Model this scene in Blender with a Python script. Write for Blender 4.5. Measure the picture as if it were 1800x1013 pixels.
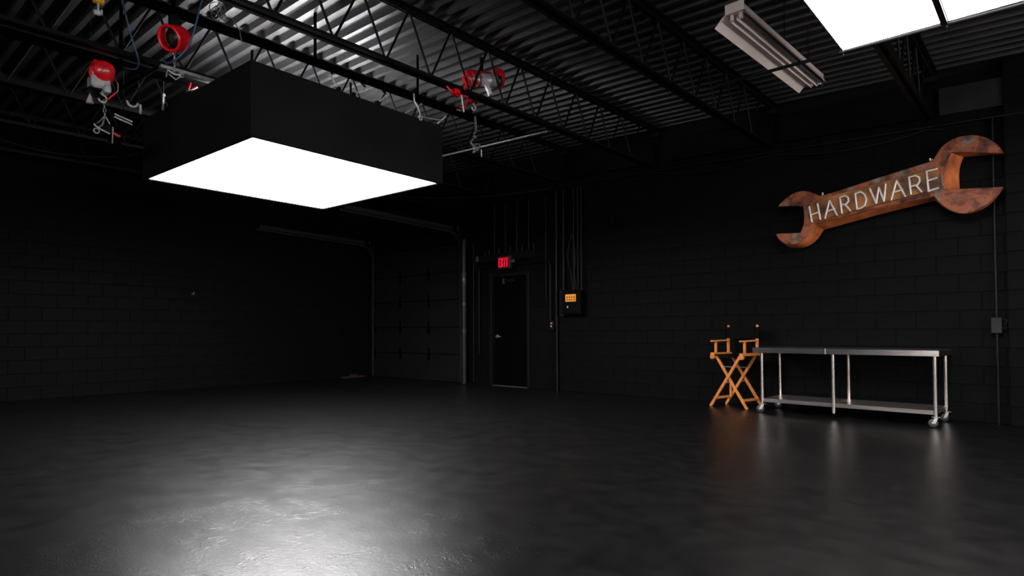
import bpy, math, random
from mathutils import Vector, Matrix
random.seed(7)
S = bpy.context.scene
COL = S.collection
for o in list(bpy.data.objects):
    bpy.data.objects.remove(o)

# ------------------------------------------------------------------ camera
F_PX, YAW, PITCH, ROLL, SHIFT_PX, CAM_H = 1082.95, 0.7248, 0.0228, -0.0054, 49.4, 1.0318
fw = Vector((-math.sin(YAW)*math.cos(PITCH), math.cos(YAW)*math.cos(PITCH), math.sin(PITCH)))
r0 = Vector((math.cos(YAW), math.sin(YAW), 0)); u0 = r0.cross(fw)
rt = r0*math.cos(ROLL) + u0*math.sin(ROLL); up = -r0*math.sin(ROLL) + u0*math.cos(ROLL)
cd = bpy.data.cameras.new('camera'); cam = bpy.data.objects.new('camera', cd); COL.objects.link(cam)
cam.matrix_world = Matrix(((rt.x, up.x, -fw.x, 0), (rt.y, up.y, -fw.y, 0), (rt.z, up.z, -fw.z, CAM_H), (0, 0, 0, 1)))
cd.sensor_width = 36; cd.lens = 36*F_PX/1800; cd.shift_y = SHIFT_PX/1800; cd.clip_start = 0.05
S.camera = cam

# ------------------------------------------------------------------ world, exposure, light levels
w = bpy.data.worlds.new('world'); S.world = w; w.use_nodes = True
w.node_tree.nodes['Background'].inputs[0].default_value = (0, 0, 0, 1)
w.node_tree.nodes['Background'].inputs[1].default_value = 0
S.view_settings.view_transform = 'Standard'; S.view_settings.look = 'None'
S.view_settings.gamma = 1; S.view_settings.exposure = 0; S.view_settings.use_curve_mapping = False
L_BOX, L_PANEL, L_INNER, L_FILL, L_FILL_BACK = 30.0, 32.0, 340.0, 9.0, 6.5  # the last two drive added, unseen fill bands

# ------------------------------------------------------------------ room numbers
D, LW = 8.386, -11.815            # plane of the door wall, plane of the left wall
BH, BW = 0.2032, 0.4064           # block module
XE, YS = 4.2, -4.6                # the two walls behind the camera
def jz(x): return 3.37 - 0.032*(x + 2.75)      # underside of the joists: the roof falls to the right
def dz(x): return jz(x) + 0.60                 # underside of the deck
def W(x, z, off): k = (D - off)/D; return (x*k, D - off, CAM_H + (z - CAM_H)*k)

# ------------------------------------------------------------------ materials
MATS = {}
def mat(name, col, rough=0.5, metal=0.0, var=0.0, vscale=8.0, bump=0.0, bscale=60.0, emit=None, estr=0.0, col2=None, spec=0.5, coat=0.0, rvar=0.0, stretch=None):
    m = bpy.data.materials.new(name); m.use_nodes = True
    nt = m.node_tree; b = nt.nodes['Principled BSDF']
    b.inputs['Base Color'].default_value = (*col, 1); b.inputs['Roughness'].default_value = rough
    b.inputs['Metallic'].default_value = metal; b.inputs['Specular IOR Level'].default_value = spec
    b.inputs['Coat Weight'].default_value = coat
    tc = nt.nodes.new('ShaderNodeTexCoord'); src = tc.outputs['Object']
    if stretch:
        mp = nt.nodes.new('ShaderNodeMapping'); mp.inputs['Scale'].default_value = stretch
        nt.links.new(src, mp.inputs[0]); src = mp.outputs[0]
    if var or col2 or rvar:
        n = nt.nodes.new('ShaderNodeTexNoise'); n.inputs['Scale'].default_value = vscale; n.inputs['Detail'].default_value = 6
        nt.links.new(src, n.inputs['Vector'])
        if var or col2:
            rp = nt.nodes.new('ShaderNodeValToRGB'); rp.color_ramp.elements[0].position = 0.35; rp.color_ramp.elements[1].position = 0.65
            rp.color_ramp.elements[0].color = (*[c*(1 - var) for c in col], 1)
            rp.color_ramp.elements[1].color = (*(col2 if col2 else [min(1, c*(1 + var)) for c in col]), 1)
            nt.links.new(n.outputs['Fac'], rp.inputs[0]); nt.links.new(rp.outputs[0], b.inputs['Base Color'])
        if rvar:
            mr = nt.nodes.new('ShaderNodeMapRange'); mr.inputs[3].default_value = rough - rvar; mr.inputs[4].default_value = rough + rvar
            nt.links.new(n.outputs['Fac'], mr.inputs[0]); nt.links.new(mr.outputs[0], b.inputs['Roughness'])
    if bump:
        n2 = nt.nodes.new('ShaderNodeTexNoise'); n2.inputs['Scale'].default_value = bscale; n2.inputs['Detail'].default_value = 4
        nt.links.new(src, n2.inputs['Vector'])
        bp = nt.nodes.new('ShaderNodeBump'); bp.inputs['Strength'].default_value = bump; bp.inputs['Distance'].default_value = 0.01
        nt.links.new(n2.outputs['Fac'], bp.inputs['Height']); nt.links.new(bp.outputs[0], b.inputs['Normal'])
    if emit:
        b.inputs['Emission Color'].default_value = (*emit, 1); b.inputs['Emission Strength'].default_value = estr
    MATS[name] = m
    return m
BLK = 0.0023
mat('block_paint', (BLK, BLK*0.95, BLK*0.97), 0.6, var=0.25, vscale=3, bump=0.35, bscale=70, spec=0.05)
mat('beam_lit_paint', (0.010, 0.0095, 0.0098), 0.6, var=0.25, vscale=5, bump=0.2, spec=0.15)  # lit copy of the beam's block paint: light put into the colour
mat('panel_black', (0.0016, 0.0016, 0.0016), 0.55, var=0.2, spec=0.05)
mat('matte_black', (0.0015, 0.0015, 0.0015), 0.9, var=0.2, spec=0.0)
mat('mortar_paint', (0.002, 0.002, 0.002), 0.8, bump=0.2, spec=0.1)
mat('black_steel', (0.004, 0.0039, 0.004), 0.45, var=0.3, vscale=12, spec=0.10)
mat('deck_paint', (0.015, 0.0146, 0.0153), 0.46, var=0.25, vscale=2.5, bump=0.04, bscale=9, spec=0.4)
mat('door_paint', (0.0010, 0.0010, 0.0010), 0.5, var=0.2, vscale=4, spec=0.03)
mat('garage_paint', (0.006, 0.0061, 0.0059), 0.5, var=0.15, vscale=3, bump=0.1, bscale=25, spec=0.25)
mat('conduit_paint', (0.0035, 0.0034, 0.0035), 0.45, var=0.2, vscale=10, spec=0.15)
mat('column_paint', (0.009, 0.008, 0.009), 0.45, var=0.4, vscale=6, spec=0.2)
mat('track_paint', (0.012, 0.0115, 0.012), 0.4, var=0.2, vscale=6)
mat('rust_band', (0.018, 0.005, 0.004), 0.6, var=0.5, vscale=20)
mat('skirt_fabric', (0.0085, 0.0080, 0.0083), 0.95, var=0.15, vscale=2, bump=0.15, bscale=3, spec=0.1)
mat('skirt_lining', (0.75, 0.75, 0.75), 0.9)
mat('diffuser_cloth', (0.8, 0.8, 0.8), 0.9, emit=(1, 0.985, 1.0), estr=L_BOX)
mat('panel_light', (0.8, 0.8, 0.8), 0.9, emit=(1, 0.97, 0.955), estr=L_PANEL)
mat('inner_lamp', (0.8, 0.8, 0.8), 0.9, emit=(1, 0.98, 1.0), estr=L_INNER)
mat('fill_light', (0.8, 0.8, 0.8), 0.9, emit=(1, 0.95, 0.92), estr=L_FILL)  # added fill light in the unseen right wall
mat('fill_light_back', (0.8, 0.8, 0.8), 0.9, emit=(1, 0.95, 0.92), estr=L_FILL_BACK)  # added fill light behind the camera
mat('hoist_red', (0.62, 0.004, 0.012), 0.32, var=0.2, vscale=14, coat=0.4)
mat('cast_grey', (0.46, 0.46, 0.48), 0.4, metal=0.3, var=0.25, vscale=18)
mat('galvanised', (0.50, 0.49, 0.48), 0.35, metal=0.8, var=0.2, vscale=25)
mat('chain_steel', (0.34, 0.34, 0.34), 0.35, metal=0.8, var=0.2, vscale=40)
mat('dull_metal', (0.045, 0.04, 0.04), 0.5, var=0.3, vscale=15, spec=0.3)
mat('coil_grey', (0.10, 0.10, 0.105), 0.5, var=0.2)
mat('black_plastic', (0.01, 0.01, 0.01), 0.35)
mat('safety_yellow', (0.75, 0.33, 0.01), 0.45, var=0.1)
mat('cable_blue', (0.035, 0.085, 0.16), 0.5, var=0.1)
mat('cable_black', (0.004, 0.004, 0.004), 0.5, var=0.1, spec=0.2)
mat('fixture_white', (0.66, 0.56, 0.53), 0.45, var=0.05, vscale=3)
mat('fixture_dark', (0.05, 0.04, 0.04), 0.5, var=0.1)
mat('stainless', (0.62, 0.57, 0.55), 0.20, metal=1.0, var=0.12, vscale=5, bump=0.03, bscale=40, stretch=(1, 12, 12))
mat('shelf_steel', (0.44, 0.395, 0.375), 0.30, metal=0.95, var=0.2, vscale=4, stretch=(1, 10, 10))
mat('leg_steel', (0.62, 0.57, 0.55), 0.22, metal=1.0, var=0.05, vscale=5)
mat('wheel_rubber', (0.03, 0.03, 0.03), 0.5, var=0.2)
mat('chair_wood', (0.58, 0.195, 0.042), 0.38, var=0.22, vscale=9, coat=0.3, stretch=(4, 4, 1))
mat('chair_canvas', (0.0025, 0.0025, 0.0028), 0.95, spec=0.1, bump=0.2, bscale=200)
mat('brass', (0.7, 0.35, 0.08), 0.35, metal=1.0)
mat('exit_red', (0.3, 0.0, 0.01), 0.5, emit=(1, 0.006, 0.03), estr=1.1)
mat('exit_glow', (0.1, 0.0, 0.005), 0.5, emit=(0.35, 0.0, 0.008), estr=0.15)
mat('label_orange', (0.95, 0.36, 0.02), 0.5, var=0.05, emit=(1, 0.36, 0.02), estr=0.0)
mat('label_ink', (0.05, 0.012, 0.004), 0.6)
mat('neon_glass', (0.56, 0.49, 0.46), 0.2, var=0.1, vscale=20, coat=0.5)
mat('paper_cone', (0.55, 0.45, 0.42), 0.7, var=0.1)
mat('red_wood', (0.012, 0.0035, 0.0025), 0.7, var=0.4, vscale=20)
mat('fill_frame', (0.02, 0.02, 0.02), 0.5)

def rust_material():
    m = mat('rust', (0.3, 0.09, 0.03), 0.6, bump=0.25, bscale=45, spec=0.35)
    nt = m.node_tree; b = nt.nodes['Principled BSDF']
    tc = nt.nodes.new('ShaderNodeTexCoord')
    n = nt.nodes.new('ShaderNodeTexNoise'); n.inputs['Scale'].default_value = 3.2; n.inputs['Detail'].default_value = 7; n.inputs['Roughness'].default_value = 0.62; n.inputs['Distortion'].default_value = 0.6
    nt.links.new(tc.outputs['Object'], n.inputs['Vector'])
    rp = nt.nodes.new('ShaderNodeValToRGB'); e = rp.color_ramp.elements
    e[0].position = 0.34; e[0].color = (0.055, 0.016, 0.010, 1)
    e[1].position = 0.66; e[1].color = (0.24, 0.18, 0.155, 1)
    for p, c in ((0.43, (0.14, 0.033, 0.014, 1)), (0.49, (0.28, 0.075, 0.022, 1)), (0.535, (0.20, 0.052, 0.022, 1)), (0.56, (0.165, 0.108, 0.085, 1))):
        q = e.new(p); q.color = c
    nt.links.new(n.outputs['Fac'], rp.inputs[0])
    n2 = nt.nodes.new('ShaderNodeTexNoise'); n2.inputs['Scale'].default_value = 11; n2.inputs['Detail'].default_value = 5
    nt.links.new(tc.outputs['Object'], n2.inputs['Vector'])
    r2 = nt.nodes.new('ShaderNodeValToRGB'); r2.color_ramp.elements[0].position = 0.36; r2.color_ramp.elements[0].color = (0.25, 0.2, 0.18, 1)
    r2.color_ramp.elements[1].position = 0.52; r2.color_ramp.elements[1].color = (1, 1, 1, 1)
    nt.links.new(n2.outputs['Fac'], r2.inputs[0])
    mx = nt.nodes.new('ShaderNodeMix'); mx.data_type = 'RGBA'; mx.blend_type = 'MULTIPLY'; mx.inputs[0].default_value = 1
    nt.links.new(rp.outputs[0], mx.inputs[6]); nt.links.new(r2.outputs[0], mx.inputs[7]); nt.links.new(mx.outputs[2], b.inputs['Base Color'])
rust_material()
m = mat('rust_panel', (0.20, 0.075, 0.02), 0.55, var=0.75, vscale=4.5, bump=0.2, bscale=40, col2=(0.36, 0.135, 0.033), spec=0.3)
m = mat('rust_bright', (0.42, 0.105, 0.028), 0.55, var=0.45, vscale=6, bump=0.2, bscale=40, col2=(0.58, 0.16, 0.045), spec=0.35)

def floor_material():
    m = mat('floor_vinyl', (0.016, 0.0155, 0.0165), 0.36, spec=0.36)
    nt = m.node_tree; b = nt.nodes['Principled BSDF']; N = nt.nodes.new; K = nt.links.new
    tc = N('ShaderNodeTexCoord')
    n = N('ShaderNodeTexNoise'); n.inputs['Scale'].default_value = 7.0; n.inputs['Detail'].default_value = 5; n.inputs['Roughness'].default_value = 0.55
    K(tc.outputs['Object'], n.inputs['Vector'])
    mr = N('ShaderNodeMapRange'); mr.inputs[1].default_value = 0.25; mr.inputs[2].default_value = 0.75; mr.inputs[3].default_value = 0.30; mr.inputs[4].default_value = 0.36
    K(n.outputs['Fac'], mr.inputs[0]); K(mr.outputs[0], b.inputs['Roughness'])
    # scuffed sheen: long streaks along the sheet and small blotches
    mp = N('ShaderNodeMapping'); mp.inputs['Scale'].default_value = (1.0, 3.2, 1.0); mp.inputs['Rotation'].default_value = (0, 0, 0.75); K(tc.outputs['Object'], mp.inputs[0])
    sn = N('ShaderNodeTexNoise'); sn.inputs['Scale'].default_value = 2.4; sn.inputs['Detail'].default_value = 9; sn.inputs['Roughness'].default_value = 0.68
    K(mp.outputs[0], sn.inputs['Vector'])
    sr = N('ShaderNodeMapRange'); sr.inputs[1].default_value = 0.25; sr.inputs[2].default_value = 0.75; sr.inputs[3].default_value = 0.25; sr.inputs[4].default_value = 0.49
    K(sn.outputs['Fac'], sr.inputs[0]); K(sr.outputs[0], b.inputs['Specular IOR Level'])
    rp = N('ShaderNodeValToRGB'); rp.color_ramp.elements[0].position = 0.3; rp.color_ramp.elements[0].color = (0.0018, 0.00175, 0.0018, 1)
    rp.color_ramp.elements[1].position = 0.7; rp.color_ramp.elements[1].color = (0.0036, 0.0034, 0.0036, 1)
    K(n.outputs['Fac'], rp.inputs[0]); K(rp.outputs[0], b.inputs['Base Color'])
    # curly creases in the sheet: thin ridges where a warped noise crosses its middle value
    wv = N('ShaderNodeTexNoise'); wv.inputs['Scale'].default_value = 13; wv.inputs['Detail'].default_value = 1; wv.inputs['Distortion'].default_value = 1.6
    K(tc.outputs['Object'], wv.inputs['Vector'])
    a = N('ShaderNodeMath'); a.operation = 'SUBTRACT'; a.inputs[1].default_value = 0.5; K(wv.outputs['Fac'], a.inputs[0])
    ab = N('ShaderNodeMath'); ab.operation = 'ABSOLUTE'; K(a.outputs[0], ab.inputs[0])
    m2 = N('ShaderNodeMapRange'); m2.inputs[1].default_value = 0.0; m2.inputs[2].default_value = 0.035; m2.inputs[3].default_value = 1; m2.inputs[4].default_value = 0
    K(ab.outputs[0], m2.inputs[0])
    fn = N('ShaderNodeTexNoise'); fn.inputs['Scale'].default_value = 5; fn.inputs['Detail'].default_value = 3; K(tc.outputs['Object'], fn.inputs['Vector'])
    f2 = N('ShaderNodeMapRange'); f2.inputs[1].default_value = 0.5; f2.inputs[2].default_value = 0.62; K(fn.outputs['Fac'], f2.inputs[0])
    mu = N('ShaderNodeMath'); mu.operation = 'MULTIPLY'; K(m2.outputs[0], mu.inputs[0]); K(f2.outputs[0], mu.inputs[1])
    mu2 = N('ShaderNodeMath'); mu2.operation = 'MULTIPLY'; mu2.inputs[1].default_value = 0.9; K(mu.outputs[0], mu2.inputs[0])
    gn = N('ShaderNodeTexNoise'); gn.inputs['Scale'].default_value = 55; gn.inputs['Detail'].default_value = 3; K(tc.outputs['Object'], gn.inputs['Vector'])
    gs = N('ShaderNodeMath'); gs.operation = 'MULTIPLY'; gs.inputs[1].default_value = 0.45; K(gn.outputs['Fac'], gs.inputs[0])
    ad = N('ShaderNodeMath'); ad.operation = 'ADD'; K(mu2.outputs[0], ad.inputs[0]); K(gs.outputs[0], ad.inputs[1])
    bp = N('ShaderNodeBump'); bp.inputs['Strength'].default_value = 0.13; bp.inputs['Distance'].default_value = 0.012
    K(ad.outputs[0], bp.inputs['Height']); K(bp.outputs[0], b.inputs['Normal'])
floor_material()

# ------------------------------------------------------------------ mesh builder
class MB:
    def __init__(s): s.v = []; s.f = []; s.sm = []
    def add(s, vs, fs, smooth=False):
        o = len(s.v); s.v += [Vector(p) for p in vs]; s.f += [tuple(i + o for i in f) for f in fs]; s.sm += [smooth]*len(fs); return s
    def box(s, x0, x1, y0, y1, z0, z1, ch=0.0):
        if ch <= 0:
            return s.add([(x, y, z) for x in (x0, x1) for y in (y0, y1) for z in (z0, z1)],
                         [(0, 1, 3, 2), (4, 6, 7, 5), (0, 4, 5, 1), (2, 3, 7, 6), (0, 2, 6, 4), (1, 5, 7, 3)])
        c = min(ch, (x1 - x0)/2.01, (y1 - y0)/2.01, (z1 - z0)/2.01)      # chamfer all edges
        vs = []; idx = {}
        for i, x in enumerate((x0, x1)):
            for j, y in enumerate((y0, y1)):
                for k, z in enumerate((z0, z1)):
                    sx, sy, sz = (c if i == 0 else -c), (c if j == 0 else -c), (c if k == 0 else -c)
                    idx[i, j, k, 0] = len(vs); vs.append((x, y + sy, z + sz))
                    idx[i, j, k, 1] = len(vs); vs.append((x + sx, y, z + sz))
                    idx[i, j, k, 2] = len(vs); vs.append((x + sx, y + sy, z))
        fs = []
        q = lambda *a: idx[a]
        for i in (0, 1):
            fs.append([q(i, 0, 0, 0), q(i, 0, 1, 0), q(i, 1, 1, 0), q(i, 1, 0, 0)])
            fs.append([q(0, i, 0, 1), q(0, i, 1, 1), q(1, i, 1, 1), q(1, i, 0, 1)])
            fs.append([q(0, 0, i, 2), q(0, 1, i, 2), q(1, 1, i, 2), q(1, 0, i, 2)])
            for j in (0, 1):
                fs.append([q(i, j, 0, 0), q(i, j, 1, 0), q(i, j, 1, 1), q(i, j, 0, 1)])
                fs.append([q(i, 0, j, 0), q(i, 1, j, 0), q(i, 1, j, 2), q(i, 0, j, 2)])
                fs.append([q(0, i, j, 1), q(1, i, j, 1), q(1, i, j, 2), q(0, i, j, 2)])
                for k in (0, 1): fs.append([q(i, j, k, 0), q(i, j, k, 1), q(i, j, k, 2)])
        return s.add(vs, fs)
    def frame(s, d):
        d = d.normalized(); a = Vector((0, 0, 1)) if abs(d.z) < 0.9 else Vector((1, 0, 0))
        x = d.cross(a).normalized(); return x, x.cross(d).normalized()
    def tube(s, a, b, r, n=10, r2=None, caps=True):
        a, b = Vector(a), Vector(b); x, y = s.frame(b - a); r2 = r if r2 is None else r2
        vs = [p + (x*math.cos(t) + y*math.sin(t))*rr for p, rr in ((a, r), (b, r2)) for t in [2*math.pi*i/n for i in range(n)]]
        s.add(vs, [(i, (i + 1) % n, n + (i + 1) % n, n + i) for i in range(n)], True)
        if caps: s.add(vs, [tuple(range(n))[::-1], tuple(range(n, 2*n))])
        return s
    def path(s, pts, r, n=8):
        pts = [Vector(p) for p in pts]; vs = []; x = None
        for i, p in enumerate(pts):
            d = (pts[min(i + 1, len(pts) - 1)] - pts[max(i - 1, 0)]).normalized()
            if x is None: x, y = s.frame(d)
            else:
                x = (x - d*x.dot(d)).normalized(); y = d.cross(x)
            y = d.cross(x)
            vs += [p + (x*math.cos(2*math.pi*k/n) + y*math.sin(2*math.pi*k/n))*r for k in range(n)]
        fs = [(i*n + k, i*n + (k + 1) % n, (i + 1)*n + (k + 1) % n, (i + 1)*n + k) for i in range(len(pts) - 1) for k in range(n)]
        s.add(vs, fs, True); s.add(vs[:n], [tuple(range(n))]); s.add(vs[-n:], [tuple(range(n))])
        return s
    def bar(s, a, b, w, h, upv=(0, 0, 1)):                # rectangular bar from a to b
        a, b = Vector(a), Vector(b); d = (b - a).normalized(); x = d.cross(Vector(upv))
        if x.length < 1e-4: x = d.cross(Vector((1, 0, 0)))
        x.normalize(); y = x.cross(d)
        vs = [p + x*sx*w/2 + y*sy*h/2 for p in (a, b) for sx, sy in ((-1, -1), (1, -1), (1, 1), (-1, 1))]
        return s.add(vs, [(0, 3, 2, 1), (4, 5, 6, 7), (0, 1, 5, 4), (1, 2, 6, 5), (2, 3, 7, 6), (3, 0, 4, 7)])
    def lathe(s, prof, c, axis=(0, 0, 1), n=20):          # prof: (radius, distance along axis)
        ax = Vector(axis).normalized(); x, y = s.frame(ax); c = Vector(c)
        vs = [c + ax*h + (x*math.cos(2*math.pi*k/n) + y*math.sin(2*math.pi*k/n))*max(r, 1e-4) for r, h in prof for k in range(n)]
        s.add(vs, [(i*n + k, i*n + (k + 1) % n, (i + 1)*n + (k + 1) % n, (i + 1)*n + k) for i in range(len(prof) - 1) for k in range(n)], True)
        return s
    def torus(s, c, axis, R, r, n=16, m=6, squash=1.0, a0=0, a1=2*math.pi):
        ax = Vector(axis).normalized(); x, y = s.frame(ax); c = Vector(c)
        closed = abs(a1 - a0 - 2*math.pi) < 1e-6; cnt = n if closed else n + 1; vs = []
        for i in range(cnt):
            t = a0 + (a1 - a0)*i/n; d = x*math.cos(t) + y*math.sin(t); p = c + (x*math.cos(t) + y*math.sin(t)*squash)*R
            vs += [p + (d*math.cos(2*math.pi*j/m) + ax*math.sin(2*math.pi*j/m))*r for j in range(m)]
        fs = []
        for i in range(n):
            k = (i + 1) % cnt
            fs += [(i*m + j, i*m + (j + 1) % m, k*m + (j + 1) % m, k*m + j) for j in range(m)]
        return s.add(vs, fs, True)
    def loft(s, A, B):                                    # closed polygon A (front) to B (back)
        n = len(A); s.add(list(A) + list(B), [(i, (i + 1) % n, n + (i + 1) % n, n + i) for i in range(n)])
        s.add(A, [tuple(range(n))]); s.add(B, [tuple(range(n))[::-1]]); return s
    def build(s, name, material, parent=None, world=False, origin=None):
        off = Vector((0, 0, 0))
        if parent is not None and world: off = parent_loc(parent)
        if parent is None:
            xs = [p.x for p in s.v]; ys = [p.y for p in s.v]; zs = [p.z for p in s.v]
            off = Vector(origin) if origin else Vector(((min(xs) + max(xs))/2, (min(ys) + max(ys))/2, min(zs)))
        me = bpy.data.meshes.new(name); me.from_pydata([tuple(p - off) for p in s.v], [], s.f); me.update()
        me.polygons.foreach_set('use_smooth', s.sm)
        import bmesh
        bm = bmesh.new(); bm.from_mesh(me); bmesh.ops.recalc_face_normals(bm, faces=bm.faces); bm.to_mesh(me); bm.free()
        me.materials.append(MATS[material])
        o = bpy.data.objects.new(name, me); COL.objects.link(o)
        if parent is not None: o.parent = parent
        else: o.location = off
        return o
def parent_loc(p):
    v = Vector(p.location)
    while p.parent: p = p.parent; v += Vector(p.location)
    return v
def tag(o, label, cat, group=None):
    o['label'] = label; o['category'] = cat
    if group: o['group'] = group
    return o
def thing(name, label, cat, loc, rotz=0, group=None):
    o = bpy.data.objects.new(name, None); COL.objects.link(o); o.empty_display_size = 0.1
    o.location = loc; o.rotation_euler = (0, 0, rotz); return tag(o, label, cat, group)
def struct(o): o['kind'] = 'structure'; return o
def linked(name, src, parent, loc, scale=None):
    o = bpy.data.objects.new(name, src.data); COL.objects.link(o); o.parent = parent; o.location = loc
    if scale: o.scale = scale
    return o

# ------------------------------------------------------------------ floor
struct(MB().box(LW - 0.25, XE + 0.25, YS - 0.25, D + 0.25, -0.1, 0).build('floor', 'floor_vinyl'))

# ------------------------------------------------------------------ block walls
def block_mesh(L):
    """front of one block, 12 mm proud of the joint, chamfered; local x along the wall, -y out"""
    h = BH - 0.008; l = L - 0.008; p = 0.008; c = 0.004; b = MB()
    A = [(-l/2, 0, -h/2), (l/2, 0, -h/2), (l/2, 0, h/2), (-l/2, 0, h/2)]
    B = [(x, -p + c, z) for x, _, z in A]; C = [(x - math.copysign(c, x), -p, z - math.copysign(c, z)) for x, _, z in A]
    b.add(A + B + C, [(i, (i + 1) % 4, 4 + (i + 1) % 4, 4 + i) for i in range(4)] + [(4 + i, 4 + (i + 1) % 4, 8 + (i + 1) % 4, 8 + i) for i in range(4)] + [(8, 9, 10, 11)])
    return b
def in_view(p):
    q = Vector(p) - Vector((0, 0, CAM_H)); z = q.dot(fw)
    if z < 0.3: return 0
    x = 900 + F_PX*q.dot(rt)/z; y = 506.5 + SHIFT_PX - F_PX*q.dot(up)/z
    return (1/z**2) if -40 < x < 1840 and -40 < y < 1053 else 0
def block_wall(core, base, along, normal, u0, u1, ztop, holes, limit=295):
    """blocks in running bond from u0 to u1 on the plane through base; each a child of core, the smallest joined"""
    full = block_mesh(BW).build('concrete_block', 'block_paint', core)
    half = block_mesh(BW/2).build('concrete_block', 'block_paint', core)
    ang = math.atan2(along.y, along.x); lst = []
    for r in range(int(math.ceil(ztop(u0)/BH)) + 1):
        u = u0 - (BW/2 if r % 2 else 0)
        while u < u1:
            a, b = max(u, u0), min(u + BW, u1); z = (r + 0.5)*BH; u += BW
            if b - a < 0.03 or z + BH/2 > ztop((a + b)/2) + 0.06: continue
            segs = [(a, b)]
            for (h0, h1, hz0, hz1) in holes:
                if hz0 - 0.02 < z < hz1 + 0.02:
                    new = []
                    for (s0, s1) in segs:
                        if s1 <= h0 or s0 >= h1: new.append((s0, s1)); continue
                        if s0 < h0 - 0.03: new.append((s0, h0))
                        if s1 > h1 + 0.03: new.append((h1, s1))
                    segs = new
            for (s0, s1) in segs:
                p = base + along*((s0 + s1)/2) + Vector((0, 0, z)); L = s1 - s0
                vis = in_view(p)*abs((p - Vector((0, 0, CAM_H))).normalized().dot(normal))*L
                lst.append((vis, p, L))
    lst.sort(key=lambda t: -t[0])
    rest = MB(); loc = parent_loc(core); proto = block_mesh(BW)
    for i, (vis, p, L) in enumerate(lst):
        p = p + normal*random.uniform(-0.0015, 0.0015)
        if i < limit and vis > 0:
            src = full if L > BW*0.6 else half; ref = BW if src is full else BW/2
            o = linked('concrete_block', src, core, p - loc, ((L - 0.009)/(ref - 0.009), 1, 1)); o.rotation_euler = (0, 0, ang)
        elif vis > 0 or i < 1200:
            R = Matrix.Rotation(ang, 3, 'Z'); k = (L - 0.009)/(BW - 0.009)
            rest.add([R @ Vector((v.x*k, v.y, v.z)) + p for v in proto.v], proto.f)
    for o in (full, half): bpy.data.objects.remove(o)
    if rest.v:
        o = rest.build('concrete_blocks_far', 'block_paint', core, world=True); o['kind'] = 'stuff'
G0, G1, GZ = -11.61, -8.737, 2.754                  # garage opening
D0, D1, DZ = -7.93, -7.05, 2.03                     # exit door opening
PIL = -0.39                                         # pilaster's near edge
core = MB()
for (x0, x1, z0, z1) in ((LW - 0.2, G0, 0, 4.35), (G0, G1, GZ + 0.02, 4.35), (G1, D0, 0, 4.35), (D0, D1, DZ, 4.35), (D1, XE + 0.2, 0, 4.2)):
    core.box(x0, x1, D + 0.012, D + 0.22, z0, z1)
wall_back = struct(core.build('wall_back', 'mortar_paint'))
block_wall(wall_back, Vector((0, D + 0.012, 0)), Vector((1, 0, 0)), Vector((0, -1, 0)), -8.74, 0.83, lambda u: dz(u) - 0.02,
           [(G0, G1, 0, GZ), (D0 - 0.06, D1 + 0.06, 0, DZ + 0.06)])
wall_left = struct(MB().box(LW - 0.22, LW - 0.012, YS, D + 0.01, 0, 4.35).build('wall_left', 'mortar_paint'))
block_wall(wall_left, Vector((LW - 0.012, D, 0)), Vector((0, 1, 0)), Vector((1, 0, 0)), -8.1, 0.0, lambda u: 4.2, [])
# the two walls outside the view, each with an added glowing band as fill light
WY0, WY1, WX0, WX1, WZ0, WZ1 = 0.4, 6.4, -3.6, 2.4, 0.9, 2.9
wf = MB()
for (x0, x1, z0, z1) in ((LW - 0.2, WX0, 0, 4.35), (WX1, XE + 0.2, 0, 4.1), (WX0, WX1, 0, WZ0), (WX0, WX1, WZ1, 4.1)):
    wf.box(x0, x1, YS - 0.22, YS, z0, z1)
struct(wf.build('wall_front', 'block_paint'))
wf = MB()
for (y0, y1, z0, z1) in ((YS, WY0, 0, 4.1), (WY1, D, 0, 4.1), (WY0, WY1, 0, WZ0), (WY0, WY1, WZ1, 4.1)):
    wf.box(XE, XE + 0.22, y0, y1, z0, z1)
struct(wf.build('wall_right', 'block_paint'))
def add_fill_band(name, a0, a1, mt, put):  # made-up fill light, shaped as panes between bars
    fill = bpy.data.objects.new(name, None); COL.objects.link(fill); struct(fill)
    for i in range(4):
        a = a0 + (a1 - a0)*i/4; b = a0 + (a1 - a0)*(i + 1)/4
        put(a + 0.03, b - 0.03, 0.08, 0.09, WZ0 + 0.03, WZ1 - 0.03).build('fill_pane', mt, fill)
    for i in range(5):
        a = a0 + (a1 - a0)*i/4
        put(a - 0.03, a + 0.03, 0.05, 0.13, WZ0, WZ1).build('fill_mullion', 'fill_frame', fill)
add_fill_band('fill_band_1', WY0, WY1, 'fill_light', lambda a, b, d0, d1, z0, z1: MB().box(XE + d0, XE + d1, a, b, z0, z1))
add_fill_band('fill_band_2', WX0, WX1, 'fill_light_back', lambda a, b, d0, d1, z0, z1: MB().box(a, b, YS - d1, YS - d0, z0, z1))

# pilaster at the wall's right end
pil = struct(MB().box(PIL + 0.008, PIL + 0.80, D - 0.095, D, 0, dz(0) - 0.02).build('trim_1', 'mortar_paint'))
pb = block_mesh(BW).build('concrete_block', 'block_paint', pil)
for r in range(19):
    z = (r + 0.5)*BH
    segs = [(PIL, PIL + BW), (PIL + BW, PIL + 2*BW)] if r % 2 == 0 else [(PIL, PIL + BW/2), (PIL + BW/2, PIL + 1.5*BW), (PIL + 1.5*BW, PIL + 2*BW)]
    for a, b in segs:
        linked('concrete_block', pb, pil, Vector(((a + b)/2, D - 0.095, z)) - Vector(pil.location), ((b - a - 0.009)/(BW - 0.009), 1, 1))
bpy.data.objects.remove(pb)

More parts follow.
